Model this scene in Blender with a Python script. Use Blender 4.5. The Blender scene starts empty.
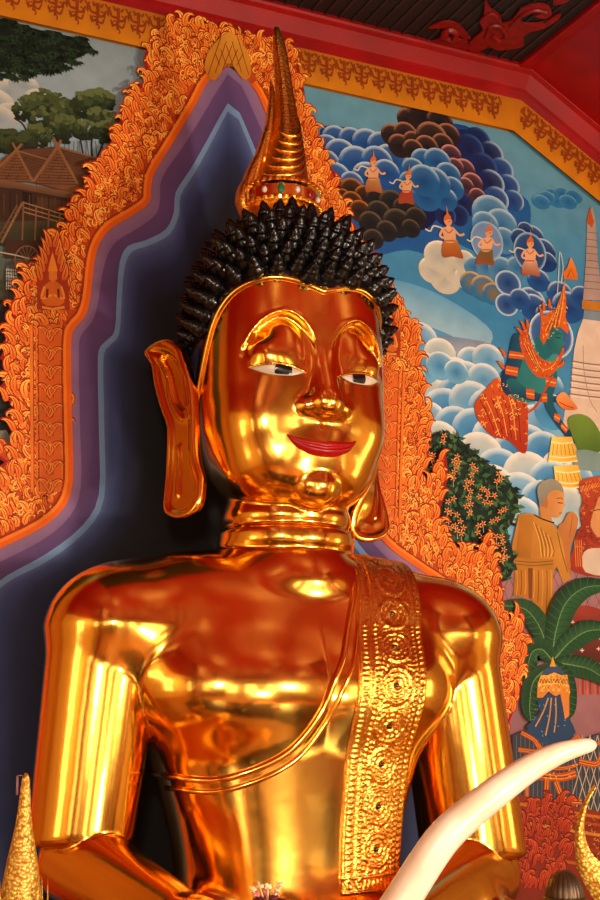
import bpy, bmesh, math, random
import numpy as np
from mathutils import Vector, Matrix
from mathutils.geometry import tessellate_polygon

random.seed(7)
rng = np.random.default_rng(11)
SC = bpy.context.scene
COL = SC.collection
PI = math.pi

# ------------------------------------------------------------------ camera
FOC = 1260.0                       # focal length in pixels of the 600x900 frame
PITCH, YAW = math.radians(12.0), math.radians(24.5)
LOOK = np.array([math.sin(YAW) * math.cos(PITCH), math.cos(YAW) * math.cos(PITCH), math.sin(PITCH)])
RIGHT = np.array([math.cos(YAW), -math.sin(YAW), 0.0])
UP = np.cross(RIGHT, LOOK)
CAM = np.array([-2.016, -4.538, 1.61])
WALL_Y = 0.85

cam_data = bpy.data.cameras.new('camera')
cam = bpy.data.objects.new('camera', cam_data)
COL.objects.link(cam)
cam_data.sensor_fit = 'VERTICAL'
cam_data.sensor_height = 36.0
cam_data.lens = 36.0 * FOC / 900.0
cam_data.clip_end = 100
M = Matrix.Identity(4)
for i in range(3):
    M[i][0], M[i][1], M[i][2], M[i][3] = RIGHT[i], UP[i], -LOOK[i], CAM[i]
cam.matrix_world = M
SC.camera = cam


def ray(px, py):
    return LOOK * FOC + RIGHT * (px - 300.0) + UP * (450.0 - py)


def at_y(px, py, y):
    r = ray(px, py)
    return CAM + r * ((y - CAM[1]) / r[1])


def at_depth(px, py, d):
    return CAM + ray(px, py) / FOC * d


# ------------------------------------------------------------------ objects
def tag(o, label=None, cat=None, group=None, kind=None):
    if label: o['label'] = label
    if cat: o['category'] = cat
    if group: o['group'] = group
    if kind: o['kind'] = kind
    return o


def empty(name, loc=(0, 0, 0), label=None, cat=None, group=None, kind=None, rz=0.0):
    o = bpy.data.objects.new(name, None)
    o.location = loc
    o.rotation_euler = (0, 0, rz)
    o.empty_display_size = 0.1
    COL.objects.link(o)
    return tag(o, label, cat, group, kind)


def mesh_obj(name, verts, faces, mat, parent=None, smooth=False, colors=None):
    me = bpy.data.meshes.new(name)
    vs = np.asarray(verts, dtype=np.float64)
    me.from_pydata(vs.tolist() if len(vs) else [], [], [list(map(int, f)) for f in faces])
    if smooth:
        me.polygons.foreach_set('use_smooth', [True] * len(me.polygons))
    if colors is not None:
        ca = me.color_attributes.new('Paint', 'FLOAT_COLOR', 'POINT')
        c = np.ones((len(vs), 4), dtype=np.float32)
        c[:, :3] = np.asarray(colors, dtype=np.float32)
        ca.data.foreach_set('color', c.ravel())
    me.materials.append(mat)
    me.update()
    o = bpy.data.objects.new(name, me)
    COL.objects.link(o)
    if parent is not None:
        o.parent = parent
        o.matrix_parent_inverse = Matrix.Identity(4)
        pl = Vector(parent.matrix_basis.translation) if parent.parent is None else None
        root = parent
        off = Vector((0, 0, 0))
        while root is not None:
            off += root.location
            root = root.parent
        me.transform(Matrix.Translation(-off))
    return o


class MB:
    """collects shapes into one mesh"""
    def __init__(self):
        self.v, self.f = [], []

    def add(self, verts, faces):
        b = len(self.v)
        self.v += [tuple(map(float, p)) for p in verts]
        self.f += [[b + i for i in f] for f in faces]
        return self

    def box(self, lo, hi):
        x0, y0, z0 = lo; x1, y1, z1 = hi
        return self.add([(x0, y0, z0), (x1, y0, z0), (x1, y1, z0), (x0, y1, z0), (x0, y0, z1), (x1, y0, z1), (x1, y1, z1), (x0, y1, z1)],
                        [(0, 3, 2, 1), (4, 5, 6, 7), (0, 1, 5, 4), (1, 2, 6, 5), (2, 3, 7, 6), (3, 0, 4, 7)])

    def lathe(self, c, prof, seg=32, sx=1.0, sy=1.0, closed=True):
        """prof: list of (r, z) from bottom to top about the vertical axis through c"""
        vs, fs = [], []
        n = len(prof)
        for r, z in prof:
            for k in range(seg):
                a = 2 * PI * k / seg
                vs.append((c[0] + r * sx * math.cos(a), c[1] + r * sy * math.sin(a), c[2] + z))
        for i in range(n - 1):
            for k in range(seg):
                k2 = (k + 1) % seg
                fs.append((i * seg + k, i * seg + k2, (i + 1) * seg + k2, (i + 1) * seg + k))
        if closed:
            fs.append(tuple(reversed(range(seg))))
            fs.append(tuple((n - 1) * seg + k for k in range(seg)))
        return self.add(vs, fs)

    def tube(self, pts, rad, seg=10, flat=1.0, upv=None, caps=True):
        """swept tube along pts; rad a number or a list"""
        P = np.asarray(pts, float)
        n = len(P)
        R = [rad] * n if np.isscalar(rad) else list(rad)
        T = np.gradient(P, axis=0)
        T /= np.linalg.norm(T, axis=1)[:, None] + 1e-12
        u = np.array([0, 0, 1.0]) if upv is None else np.asarray(upv, float)
        if abs(T[0] @ u) > 0.95 and upv is None:
            u = np.array([1.0, 0, 0])
        vs, fs = [], []
        for i in range(n):
            a = u - T[i] * (u @ T[i]); a /= np.linalg.norm(a) + 1e-12
            if upv is None: u = a
            b = np.cross(T[i], a)
            for k in range(seg):
                t = 2 * PI * k / seg
                vs.append(P[i] + R[i] * (math.cos(t) * a * flat + math.sin(t) * b))
        for i in range(n - 1):
            for k in range(seg):
                k2 = (k + 1) % seg
                fs.append((i * seg + k, i * seg + k2, (i + 1) * seg + k2, (i + 1) * seg + k))
        if caps:
            fs.append(tuple(reversed(range(seg))))
            fs.append(tuple((n - 1) * seg + k for k in range(seg)))
        return self.add(vs, fs)

    def sphere(self, c, r, seg=12, rings=8):
        r = (r, r, r) if np.isscalar(r) else r
        prof = [(math.sin(PI * i / rings), -math.cos(PI * i / rings)) for i in range(rings + 1)]
        vs, fs = [(c[0], c[1], c[2] - r[2])], []
        for i in range(1, rings):
            for k in range(seg):
                a = 2 * PI * k / seg
                vs.append((c[0] + r[0] * prof[i][0] * math.cos(a), c[1] + r[1] * prof[i][0] * math.sin(a), c[2] + r[2] * prof[i][1]))
        vs.append((c[0], c[1], c[2] + r[2]))
        L = len(vs) - 1
        for k in range(seg):
            k2 = (k + 1) % seg
            fs.append((0, 1 + k2, 1 + k))
            for i in range(rings - 2):
                a = 1 + i * seg
                fs.append((a + k, a + k2, a + seg + k2, a + seg + k))
            a = 1 + (rings - 2) * seg
            fs.append((a + k, a + k2, L))
        return self.add(vs, fs)

    def build(self, name, mat, parent=None, smooth=False, bevel=0.0, autosmooth=None):
        o = mesh_obj(name, self.v, self.f, mat, parent, smooth)
        if bevel:
            m = o.modifiers.new('bevel', 'BEVEL')
            m.width = bevel; m.segments = 2; m.limit_method = 'ANGLE'
        if autosmooth is not None:
            o.data.set_sharp_from_angle(angle=math.radians(autosmooth))
        return o


def spline(pts, n=8, closed=False):
    """Catmull-Rom through pts"""
    P = np.asarray(pts, float)
    m = len(P)
    out = []
    rngi = m if closed else m - 1
    for i in range(rngi):
        p0 = P[(i - 1) % m] if closed or i > 0 else 2 * P[0] - P[1]
        p1, p2 = P[i], P[(i + 1) % m]
        p3 = P[(i + 2) % m] if closed or i + 2 < m else 2 * P[m - 1] - P[m - 2]
        for k in range(n):
            t = k / n
            out.append(0.5 * ((2 * p1) + (p2 - p0) * t + (2 * p0 - 5 * p1 + 4 * p2 - p3) * t * t + (3 * p1 - p0 - 3 * p2 + p3) * t ** 3))
    if not closed:
        out.append(P[-1])
    return np.array(out)


# ------------------------------------------------------------------ materials
def srgb(c):
    if isinstance(c, str):
        c = tuple(int(c[i:i + 2], 16) / 255 for i in (0, 2, 4))
    return tuple(v / 12.92 if v <= 0.04045 else ((v + 0.055) / 1.055) ** 2.4 for v in c)


def new_mat(name):
    m = bpy.data.materials.new(name)
    m.use_nodes = True
    nt = m.node_tree
    b = nt.nodes['Principled BSDF']
    return m, nt, b


def noise_mix(nt, c1, c2, scale, detail=4.0, lo=0.35, hi=0.65, vec=None):
    tc = nt.nodes.new('ShaderNodeTexCoord')
    no = nt.nodes.new('ShaderNodeTexNoise')
    no.inputs['Scale'].default_value = scale
    no.inputs['Detail'].default_value = detail
    nt.links.new(tc.outputs['Object'], no.inputs['Vector'])
    mr = nt.nodes.new('ShaderNodeMapRange')
    mr.inputs['From Min'].default_value = lo
    mr.inputs['From Max'].default_value = hi
    nt.links.new(no.outputs['Fac'], mr.inputs['Value'])
    mx = nt.nodes.new('ShaderNodeMix')
    mx.data_type = 'RGBA'
    mx.inputs['A'].default_value = (*c1, 1)
    mx.inputs['B'].default_value = (*c2, 1)
    nt.links.new(mr.outputs['Result'], mx.inputs['Factor'])
    return no, mx


def simple_mat(name, c1, c2=None, rough=0.5, metal=0.0, scale=8.0, bump=0.0, bump_scale=None, spec=0.5, coat=0.0):
    m, nt, b = new_mat(name)
    c1 = srgb(c1)
    c2 = srgb(c2) if c2 is not None else tuple(v * 0.85 for v in c1)
    no, mx = noise_mix(nt, c1, c2, scale)
    nt.links.new(mx.outputs['Result'], b.inputs['Base Color'])
    b.inputs['Roughness'].default_value = rough
    b.inputs['Metallic'].default_value = metal
    b.inputs['Specular IOR Level'].default_value = spec
    b.inputs['Coat Weight'].default_value = coat
    if bump:
        n2 = nt.nodes.new('ShaderNodeTexNoise')
        n2.inputs['Scale'].default_value = bump_scale or scale * 4
        n2.inputs['Detail'].default_value = 3
        tc = nt.nodes.new('ShaderNodeTexCoord')
        nt.links.new(tc.outputs['Object'], n2.inputs['Vector'])
        bp = nt.nodes.new('ShaderNodeBump')
        bp.inputs['Strength'].default_value = bump
        bp.inputs['Distance'].default_value = 0.02
        nt.links.new(n2.outputs['Fac'], bp.inputs['Height'])
        nt.links.new(bp.outputs['Normal'], b.inputs['Normal'])
    return m


def emit_mat(name, col, strength):
    m, nt, b = new_mat(name)
    b.inputs['Base Color'].default_value = (*srgb(col), 1)
    b.inputs['Emission Color'].default_value = (*srgb(col), 1)
    b.inputs['Emission Strength'].default_value = strength
    return m


GOLD = simple_mat('polished_gold', (1.0, 0.765, 0.335), (0.985, 0.735, 0.295), rough=0.15, metal=1.0, scale=3.0, bump=0.14, bump_scale=4.0)
GOLD_CARVED = simple_mat('carved_gold', (1.0, 0.77, 0.35), (0.94, 0.66, 0.25), rough=0.26, metal=1.0, scale=30.0, bump=0.25, bump_scale=90.0)
BLACK_LACQUER = simple_mat('black_lacquer', (0.05, 0.045, 0.045), (0.03, 0.03, 0.03), rough=0.22, scale=10, spec=0.35)
EYE_WHITE = simple_mat('eye_white', (0.76, 0.70, 0.62), (0.70, 0.62, 0.54), rough=0.35, scale=6)
EYE_BLACK = simple_mat('eye_black', (0.04, 0.035, 0.035), (0.06, 0.05, 0.05), rough=0.2, scale=20)
LIP_RED = simple_mat('lip_red', (0.60, 0.035, 0.04), (0.54, 0.03, 0.035), rough=0.3, scale=10, spec=0.4)
# ================================================================== statue
# The statue is described by one smooth distance field, meshed once.
def smin(a, b, k):
    h = np.clip(0.5 + 0.5 * (b - a) / k, 0, 1)
    return b * (1 - h) + a * h - k * h * (1 - h)


def smax(a, b, k):
    return -smin(-a, -b, k)


class Curve:
    """natural cubic spline profile"""
    def __init__(self, pts):
        self.x = np.array([p[0] for p in pts], float)
        y = np.array([p[1] for p in pts], float)
        n = len(y); h = np.diff(self.x)
        A = np.eye(n); r = np.zeros(n)
        for i in range(1, n - 1):
            A[i, i - 1], A[i, i], A[i, i + 1] = h[i - 1], 2 * (h[i - 1] + h[i]), h[i]
            r[i] = 3 * ((y[i + 1] - y[i]) / h[i] - (y[i] - y[i - 1]) / h[i - 1])
        c = np.linalg.solve(A, r)
        self.a, self.c, self.h = y, c, h
        self.b = (y[1:] - y[:-1]) / h - h * (2 * c[:-1] + c[1:]) / 3
        self.d = (c[1:] - c[:-1]) / (3 * h)

    def __call__(self, t):
        t = np.clip(t, self.x[0], self.x[-1])
        i = np.clip(np.searchsorted(self.x, t, side='right') - 1, 0, len(self.h) - 1)
        s = t - self.x[i]
        return self.a[i] + s * (self.b[i] + s * (self.c[i] + s * self.d[i]))


def cap3(x, y, z, a, b, ra, rb):
    bx, by, bz = b[0] - a[0], b[1] - a[1], b[2] - a[2]
    px, py, pz = x - a[0], y - a[1], z - a[2]
    t = np.clip((px * bx + py * by + pz * bz) / (bx * bx + by * by + bz * bz), 0, 1)
    return np.sqrt((px - t * bx) ** 2 + (py - t * by) ** 2 + (pz - t * bz) ** 2) - (ra + (rb - ra) * t)


def elli(x, y, z, c, r):
    dx, dy, dz = (x - c[0]) / r[0], (y - c[1]) / r[1], (z - c[2]) / r[2]
    k0 = np.sqrt(dx * dx + dy * dy + dz * dz)
    k1 = np.sqrt((dx / r[0]) ** 2 + (dy / r[1]) ** 2 + (dz / r[2]) ** 2)
    return k0 * (k0 - 1) / (k1 + 1e-9)


def sd_poly(px, pz, poly):
    """signed 2-D distance to a closed polygon, negative inside"""
    P = np.asarray(poly, float)
    d = np.full(np.shape(px), 1e9)
    ins = np.zeros(np.shape(px), bool)
    n = len(P)
    for i in range(n):
        a, b = P[i], P[(i + 1) % n]
        e = b - a
        wx, wz = px - a[0], pz - a[1]
        t = np.clip((wx * e[0] + wz * e[1]) / (e @ e + 1e-12), 0, 1)
        d = np.minimum(d, (wx - t * e[0]) ** 2 + (wz - t * e[1]) ** 2)
        c = (a[1] > pz) != (b[1] > pz)
        ins ^= c & (px < (b[0] - a[0]) * (pz - a[1]) / (b[1] - a[1] + 1e-12) + a[0])
    d = np.sqrt(d)
    return np.where(ins, -d, d)


def sd_line(px, pz, line):
    P = np.asarray(line, float)
    d = np.full(np.shape(px), 1e9)
    for a, b in zip(P[:-1], P[1:]):
        e = b - a
        wx, wz = px - a[0], pz - a[1]
        t = np.clip((wx * e[0] + wz * e[1]) / (e @ e + 1e-12), 0, 1)
        d = np.minimum(d, (wx - t * e[0]) ** 2 + (wz - t * e[1]) ** 2)
    return np.sqrt(d)


def surface_nets(F, lo, hi, h, proj=3):
    lo, hi = np.array(lo, float), np.array(hi, float)
    n = np.ceil((hi - lo) / h).astype(int) + 1
    ax = [lo[i] + h * np.arange(n[i]) for i in range(3)]
    f = np.empty(n, np.float32)
    for i0 in range(0, n[0], 24):
        X, Y, Z = np.meshgrid(ax[0][i0:i0 + 24], ax[1], ax[2], indexing='ij')
        f[i0:i0 + 24] = F(X, Y, Z)
    s = f < 0
    cell = np.zeros(n - 1, np.int8)
    corners = [(i, j, k) for i in (0, 1) for j in (0, 1) for k in (0, 1)]
    for i, j, k in corners:
        cell += s[i:n[0] - 1 + i, j:n[1] - 1 + j, k:n[2] - 1 + k]
    mixed = (cell > 0) & (cell < 8)
    idx = np.argwhere(mixed)
    vid = np.full(n - 1, -1, np.int64)
    vid[mixed] = np.arange(len(idx))
    acc = np.zeros((len(idx), 3)); cnt = np.zeros(len(idx))
    for a in corners:
        for axs in range(3):
            if a[axs]: continue
            b = list(a); b[axs] = 1
            ia, ib = idx + a, idx + b
            fa, fb = f[tuple(ia.T)], f[tuple(ib.T)]
            m = (fa < 0) != (fb < 0)
            t = np.where(m, fa / np.where(m, fa - fb, 1), 0)
            p = np.array(a, float)[None].repeat(len(idx), 0)
            p[:, axs] += t
            acc[m] += p[m]; cnt[m] += 1
    V = lo + h * (idx + acc / cnt[:, None])
    faces = []
    for axs in range(3):
        o1, o2 = [(1, 2), (2, 0), (0, 1)][axs]
        sl0 = [slice(None)] * 3; sl1 = [slice(None)] * 3
        sl0[axs] = slice(0, -1); sl1[axs] = slice(1, None)
        ch = s[tuple(sl0)] != s[tuple(sl1)]
        e = np.argwhere(ch)
        ok = (e[:, o1] > 0) & (e[:, o2] > 0) & (e[:, o1] < n[o1] - 1) & (e[:, o2] < n[o2] - 1)
        e = e[ok]
        q = []
        for d1, d2 in ((1, 1), (0, 1), (0, 0), (1, 0)):
            c = e.copy(); c[:, o1] -= d1; c[:, o2] -= d2
            q.append(vid[tuple(c.T)])
        q = np.stack(q, 1)
        flip = ~s[tuple(e.T)]
        q[flip] = q[flip][:, ::-1]
        faces.append(q)
    faces = np.concatenate(faces)
    for _ in range(proj):
        f0, g = grad(F, V)
        step = -f0[:, None] * g / (np.sum(g * g, 1)[:, None] + 1e-9)
        L = np.linalg.norm(step, axis=1)[:, None]
        V = V + step * np.minimum(1, 0.5 * h / (L + 1e-12))
    return V, faces


def grad(F, V, e=1e-3):
    x, y, z = V.T
    f0 = F(x, y, z)
    g = np.stack([F(x + e, y, z) - F(x - e, y, z), F(x, y + e, z) - F(x, y - e, z), F(x, y, z + e) - F(x, y, z - e)], 1) / (2 * e)
    return f0, g


def trace(F, O, Dv, tmax=3.0, steps=90):
    """sphere-trace rays O + t D onto the field"""
    O = np.asarray(O, float); Dv = np.asarray(Dv, float)
    Dv = Dv / np.linalg.norm(Dv, axis=1)[:, None]
    t = np.zeros(len(O))
    for _ in range(steps):
        P = O + Dv * t[:, None]
        t = np.minimum(t + np.clip(F(*P.T), -0.05, 0.2) * 0.7, tmax)
    return O + Dv * t[:, None]


# ---- head
HC = (0.0, -0.03, 2.95)


def head_base(x, y, z):
    dz = z - HC[2]
    rz = np.where(dz < 0, 0.57, 0.68)
    dy = y - HC[1]
    ry = np.where(dy < 0, 0.318, 0.42)
    q = ((np.abs(x) / 0.370) ** 2.35 + (np.abs(dy) / ry) ** 2.35 + (np.abs(dz) / rz) ** np.where(dz < 0, 3.1, 2.45)) ** (1 / 2.4)
    return (q - 1) * 0.36


BROW = [(0.022, 2.985), (0.045, 3.045), (0.09, 3.105), (0.15, 3.135), (0.21, 3.118), (0.262, 3.07), (0.30, 3.0)]


def head_f(x, y, z):
    ax = np.abs(x)
    d = head_base(x, y, z)
    front = np.clip((-y - 0.02) / 0.12, 0, 1)
    # brow: crisp edge, hollow between brow and lid
    bl = spline(BROW, 4)
    near = (y < 0.02) & (z > 2.78) & (z < 3.3) & (np.abs(d) < 0.12)
    hol = np.zeros(np.shape(x))
    if np.any(near):
        axn, zn = ax[near], z[near]
        zb = np.interp(axn, bl[:, 0], bl[:, 1], left=2.98, right=2.96)
        below = zb - zn
        db = sd_line(axn, zn, bl)
        inx = np.clip((axn - 0.03) / 0.05, 0, 1) * np.clip((0.31 - axn) / 0.06, 0, 1)
        h = np.where(below > 0, 0.036 * np.exp(-(db / 0.062) ** 2) * (1 - np.exp(-(db / 0.010) ** 2)), 0)
        rid = 0.006 * np.exp(-(db / 0.010) ** 2)
        hol[near] = (h - rid) * inx
    d = d + hol * front
    # eyeball under the lid
    lid = elli(ax, y, z, (0.160, -0.254, 2.965), (0.116, 0.084, 0.090))
    d = smin(d, lid, 0.025)
    # a groove where the lower lid meets the cheek
    # nose
    nb = cap3(x, y, z, (0, -0.262, 3.05), (0, -0.342, 2.80), 0.056, 0.066)
    tip = elli(x, y, z, (0, -0.350, 2.778), (0.068, 0.062, 0.060))
    ala = elli(ax, y, z, (0.068, -0.316, 2.768), (0.048, 0.056, 0.044))
    nose = smin(smin(nb, tip, 0.02), ala, 0.02)
    d = smin(d, nose, 0.022)
    # cheeks, muzzle, chin
    ch = elli(ax, y, z, (0.195, -0.13, 2.73), (0.135, 0.15, 0.16))
    d = smin(d, ch, 0.06)
    jw = elli(x, y, z, (0, -0.10, 2.56), (0.275, 0.205, 0.155))
    d = smin(d, jw, 0.08)
    mz = elli(x, y, z, (0, -0.228, 2.63), (0.175, 0.105, 0.112))
    d = smin(d, mz, 0.03)
    cn = elli(x, y, z, (0, -0.224, 2.480), (0.108, 0.100, 0.092))
    d = smin(d, cn, 0.014)
    # philtrum
    ph = np.exp(-(x / 0.014) ** 2) * np.exp(-((z - 2.70) / 0.03) ** 2) * 0.006 * front
    return d + ph


NECK_R = Curve([(1.95, 0.20), (2.10, 0.32), (2.17, 0.305), (2.225, 0.272), (2.245, 0.262), (2.265, 0.272), (2.30, 0.276), (2.325, 0.268), (2.338, 0.254), (2.355, 0.257), (2.39, 0.260), (2.42, 0.252), (2.46, 0.24), (2.6, 0.23)])


def neck_f(x, y, z):
    r = NECK_R(z)
    q = np.sqrt((x / 1.0) ** 2 + ((y - 0.02) / 0.92) ** 2)
    d = (q - r) * 0.9
    return np.maximum(d, np.maximum(z - 2.62, 1.95 - z))


T_A = Curve([(0.55, 0.52), (0.75, 0.47), (0.95, 0.425), (1.10, 0.43), (1.30, 0.475), (1.5, 0.545), (1.7, 0.625), (1.9, 0.68), (2.1, 0.66), (2.3, 0.6)])
T_F = Curve([(0.55, 0.34), (0.75, 0.32), (0.95, 0.315), (1.10, 0.315), (1.30, 0.325), (1.5, 0.345), (1.7, 0.355), (1.9, 0.33), (2.1, 0.27), (2.3, 0.18)])


def torso_f(x, y, z):
    ax = np.abs(x)
    a, b = T_A(z), T_F(z)
    dy = y - 0.02
    p = 2.5
    q = ((ax / a) ** p + (np.abs(dy) / np.where(dy < 0, b, b * 0.92)) ** p) ** (1 / p)
    d = (q - 1) * 0.38
    # sloping shoulder top
    top = 2.262 - 0.16 * ax ** 2 - 0.17 * np.clip(np.abs(dy) / 0.3, 0, 2) ** 2
    d = smax(d, (z - top) * 0.9, 0.10)
    d = smax(d, 0.60 - z, 0.03)
    # chest
    pec = elli(ax, y, z, (0.20, -0.09, 1.715), (0.43, 0.305, 0.235))
    d = smin(d, pec, 0.10)
    # arms
    left = x > 0
    aw = ax - np.where(left, 0.035, 0.0)
    sh = elli(aw, y, z, (0.678, 0.03, 1.938), (0.21, 0.205, 0.195))
    return smin(d, sh, 0.15)


def body_f(x, y, z):
    ax = np.abs(x)
    d = torso_f(x, y, z)
    left = x > 0
    aw = ax - np.where(left, 0.035, 0.0)
    up = np.where(left, cap3(ax, y, z, (0.725, 0.03, 1.905), (0.825, 0.0, 1.05), 0.214, 0.212), cap3(ax, y, z, (0.722, 0.03, 1.905), (0.812, 0.0, 1.05), 0.214, 0.180))
    up = smax(up, np.where(left, 1.05, 1.165) - z - 0.10 * y, 0.035)
    k = np.clip((z - 1.72) / 0.22, 0, 1) * 0.13 + 0.008
    d = smin(d, up, k)
    # forearms
    fr = cap3(x, y, z, (-0.795, 0.0, 1.11), (-0.62, -0.72, 0.96), 0.152, 0.10)
    fl = cap3(x, y, z, (0.825, 0.0, 1.0), (0.10, -0.66, 0.92), 0.182, 0.09)
    d = smin(d, fr, 0.008)
    d = smin(d, fl, 0.008)
    # hands: right hand over the knee, left hand in the lap
    pr = smin(cap3(x, y, z, (-0.62, -0.72, 0.98), (-0.615, -0.90, 0.90), 0.09, 0.075), cap3(x, y, z, (-0.66, -0.88, 0.90), (-0.57, -0.90, 0.90), 0.055, 0.055), 0.06)
    d = smin(d, pr, 0.05)
    for i, (dx, L) in enumerate(((-0.075, 0.15), (-0.025, 0.19), (0.025, 0.20), (0.072, 0.17))):
        d = smin(d, cap3(x, y, z, (-0.615 + dx, -0.93, 0.885), (-0.615 + dx * 1.1, -0.97, 0.885 - L), 0.028, 0.019), 0.02)
    d = smin(d, cap3(x, y, z, (-0.55, -0.82, 0.93), (-0.50, -0.92, 0.83), 0.030, 0.02), 0.02)
    pl = smin(cap3(x, y, z, (0.10, -0.66, 0.93), (-0.06, -0.70, 0.91), 0.085, 0.08), cap3(x, y, z, (-0.04, -0.66, 0.91), (-0.06, -0.77, 0.91), 0.05, 0.05), 0.05)
    d = smin(d, pl, 0.05)
    for dyf, L in ((-0.06, 0.15), (-0.02, 0.19), (0.025, 0.20), (0.065, 0.16)):
        d = smin(d, cap3(x, y, z, (-0.11, -0.71 + dyf, 0.91), (-0.11 - L, -0.71 + dyf, 0.905), 0.027, 0.019), 0.02)
    d = smin(d, cap3(x, y, z, (0.0, -0.62, 0.96), (-0.12, -0.63, 1.0), 0.030, 0.02), 0.02)
    # crossed legs
    th = cap3(ax, y, z, (0.30, -0.02, 0.78), (0.98, -0.55, 0.77), 0.20, 0.155)
    d = smin(d, th, 0.10)
    s1 = cap3(x, y, z, (-0.98, -0.55, 0.76), (0.30, -0.80, 0.80), 0.14, 0.075)
    s2 = cap3(x, y, z, (0.98, -0.55, 0.74), (-0.30, -0.72, 0.70), 0.14, 0.075)
    return np.maximum(smin(smin(d, s1, 0.03), s2, 0.03), 0.602 - z)


def statue_f(x, y, z):
    zz = np.max(z)
    if np.min(z) > 2.70: return head_f(x, y, z)
    d = neck_f(x, y, z)
    if zz > 2.30: d = smin(d, head_f(x, y, z), 0.012)
    if np.min(z) < 2.45: d = smin(d, body_f(x, y, z), 0.045)
    return d


statue = empty('buddha_statue', (0, 0, 0.62), 'large polished golden seated Buddha statue with black curled hair and red lips', 'statue')

Vb, Fb = surface_nets(statue_f, (-1.22, -1.06, 0.56), (1.22, 0.50, 2.312), 0.0100)
Vh, Fh = surface_nets(statue_f, (-0.46, -0.50, 2.2925), (0.46, 0.46, 3.68), 0.0075)
body = mesh_obj('body', np.vstack([Vb, Vh]), np.vstack([Fb, Fh + len(Vb)]), GOLD, statue, smooth=True)
# ---- features of the head
def front_y(f, x, z, y0=-1.0):
    x = np.asarray(x, float).ravel(); z = np.asarray(z, float).ravel()
    O = np.stack([x, np.full_like(x, y0), z], 1)
    P = trace(f, O, np.tile([0, 1.0, 0], (len(x), 1)), tmax=2.0, steps=70)
    return P[:, 1]


def patch(name, mat, parent, xs, top, bot, nz, height, f=head_f, flip=False):
    """a patch laid on the face between two curves; height(s, t) is how far it stands off"""
    nx = len(xs)
    t = np.linspace(0, 1, nz)
    X = np.repeat(np.asarray(xs)[:, None], nz, 1)
    Z = np.asarray(top)[:, None] * (1 - t) + np.asarray(bot)[:, None] * t
    Y = front_y(f, X, Z).reshape(nx, nz)
    s = np.linspace(0, 1, nx)
    Y = Y - height(s[:, None], t[None, :])
    V = np.stack([X, Y, Z], -1).reshape(-1, 3)
    Fc = [(i * nz + j, i * nz + j + 1, (i + 1) * nz + j + 1, (i + 1) * nz + j) for i in range(nx - 1) for j in range(nz - 1)]
    return mesh_obj(name, V, Fc, mat, parent, smooth=True)


# eyes
EUP = Curve([(0.078, 2.893), (0.11, 2.905), (0.15, 2.914), (0.20, 2.917), (0.235, 2.914), (0.270, 2.909)])
ELO = Curve([(0.078, 2.892), (0.11, 2.879), (0.15, 2.875), (0.20, 2.879), (0.235, 2.890), (0.270, 2.908)])
for sgn in (-1, 1):
    xs = np.linspace(0.078, 0.270, 25)
    xo = -0.010
    eye = patch('eye', EYE_WHITE, statue, sgn * xs + xo, EUP(xs), ELO(xs), 9, lambda s, t: 0.0035 + 0.004 * np.sin(PI * t) + 0 * s)
    eye['label'] = 'white painted eye'
    xp = np.linspace(0.128, 0.190, 13)
    c = 0.159
    dome = np.sqrt(np.clip(1 - ((xp - c) / 0.0315) ** 2, 0, 1)) ** 0.6
    zt = np.minimum(EUP(xp) - 0.001, 2.896 + 0.034 * dome)
    zb = np.maximum(ELO(xp) + 0.003, 2.896 - 0.034 * dome)
    pu = patch('pupil', EYE_BLACK, eye, sgn * xp + xo, zt, zb, 9, lambda s, t: 0.008 + 0.004 * np.sin(PI * t) + 0 * s)
    pu['label'] = 'black pupil'
    # rim of the upper lid
    xl = np.linspace(0.070, 0.275, 30)
    zl = EUP(np.clip(xl, 0.078, 0.270)) + 0.003
    yl = front_y(head_f, sgn * xl + xo, zl)
    rr = 0.007 * np.sin(PI * np.linspace(0.06, 0.94, 30)) ** 0.6
    MB().tube(np.stack([sgn * xl + xo, yl - 0.003, zl], 1), rr, 8).build('eyelid', GOLD, statue, smooth=True)

# lips
LUP = Curve([(-0.002, 2.631), (0.02, 2.636), (0.05, 2.638), (0.09, 2.640), (0.12, 2.645), (0.147, 2.655)])
LLO = Curve([(-0.002, 2.573), (0.03, 2.575), (0.06, 2.581), (0.09, 2.594), (0.12, 2.614), (0.147, 2.650)])
xs = np.linspace(-0.145, 0.145, 49)
patch('lips', LIP_RED, statue, xs, LUP(np.abs(xs)), LLO(np.abs(xs)), 17,
      lambda s, t: 0.002 + (0.019 * np.sin(PI * t) ** 0.7 - 0.013 * np.exp(-((t - 0.45) / 0.10) ** 2)) * np.sin(PI * np.clip(s, 0.004, 0.996)) ** 0.5)['label'] = 'glossy red lips'
# nostrils
for sgn in (-1, 1):
    MB().sphere((sgn * 0.036, -0.352, 2.742), (0.011, 0.013, 0.007), 10, 6).build('nostril', EYE_BLACK, statue, smooth=True)

# raised gold band along the hairline
HL = [(0, -0.331, 3.232), (0.05, -0.328, 3.248), (0.10, -0.320, 3.264), (0.19, -0.290, 3.276), (0.27, -0.235, 3.255), (0.325, -0.172, 3.214), (0.352, -0.106, 3.143),
      (0.364, -0.05, 3.047), (0.368, 0.011, 2.94), (0.362, 0.062, 2.85), (0.35, 0.10, 2.74)]
half = spline(HL, 6)
for sgn in (1,):
    L = half[::-1].copy(); L[:, 0] *= -1
    pts = np.vstack([L, half[1:]])
    f0, g = grad(head_f, pts)
    pts = pts - f0[:, None] * g / np.sum(g * g, 1)[:, None]
    MB().tube(pts, 0.0135, 10).build('hairline_band', GOLD, statue, smooth=True)

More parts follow.
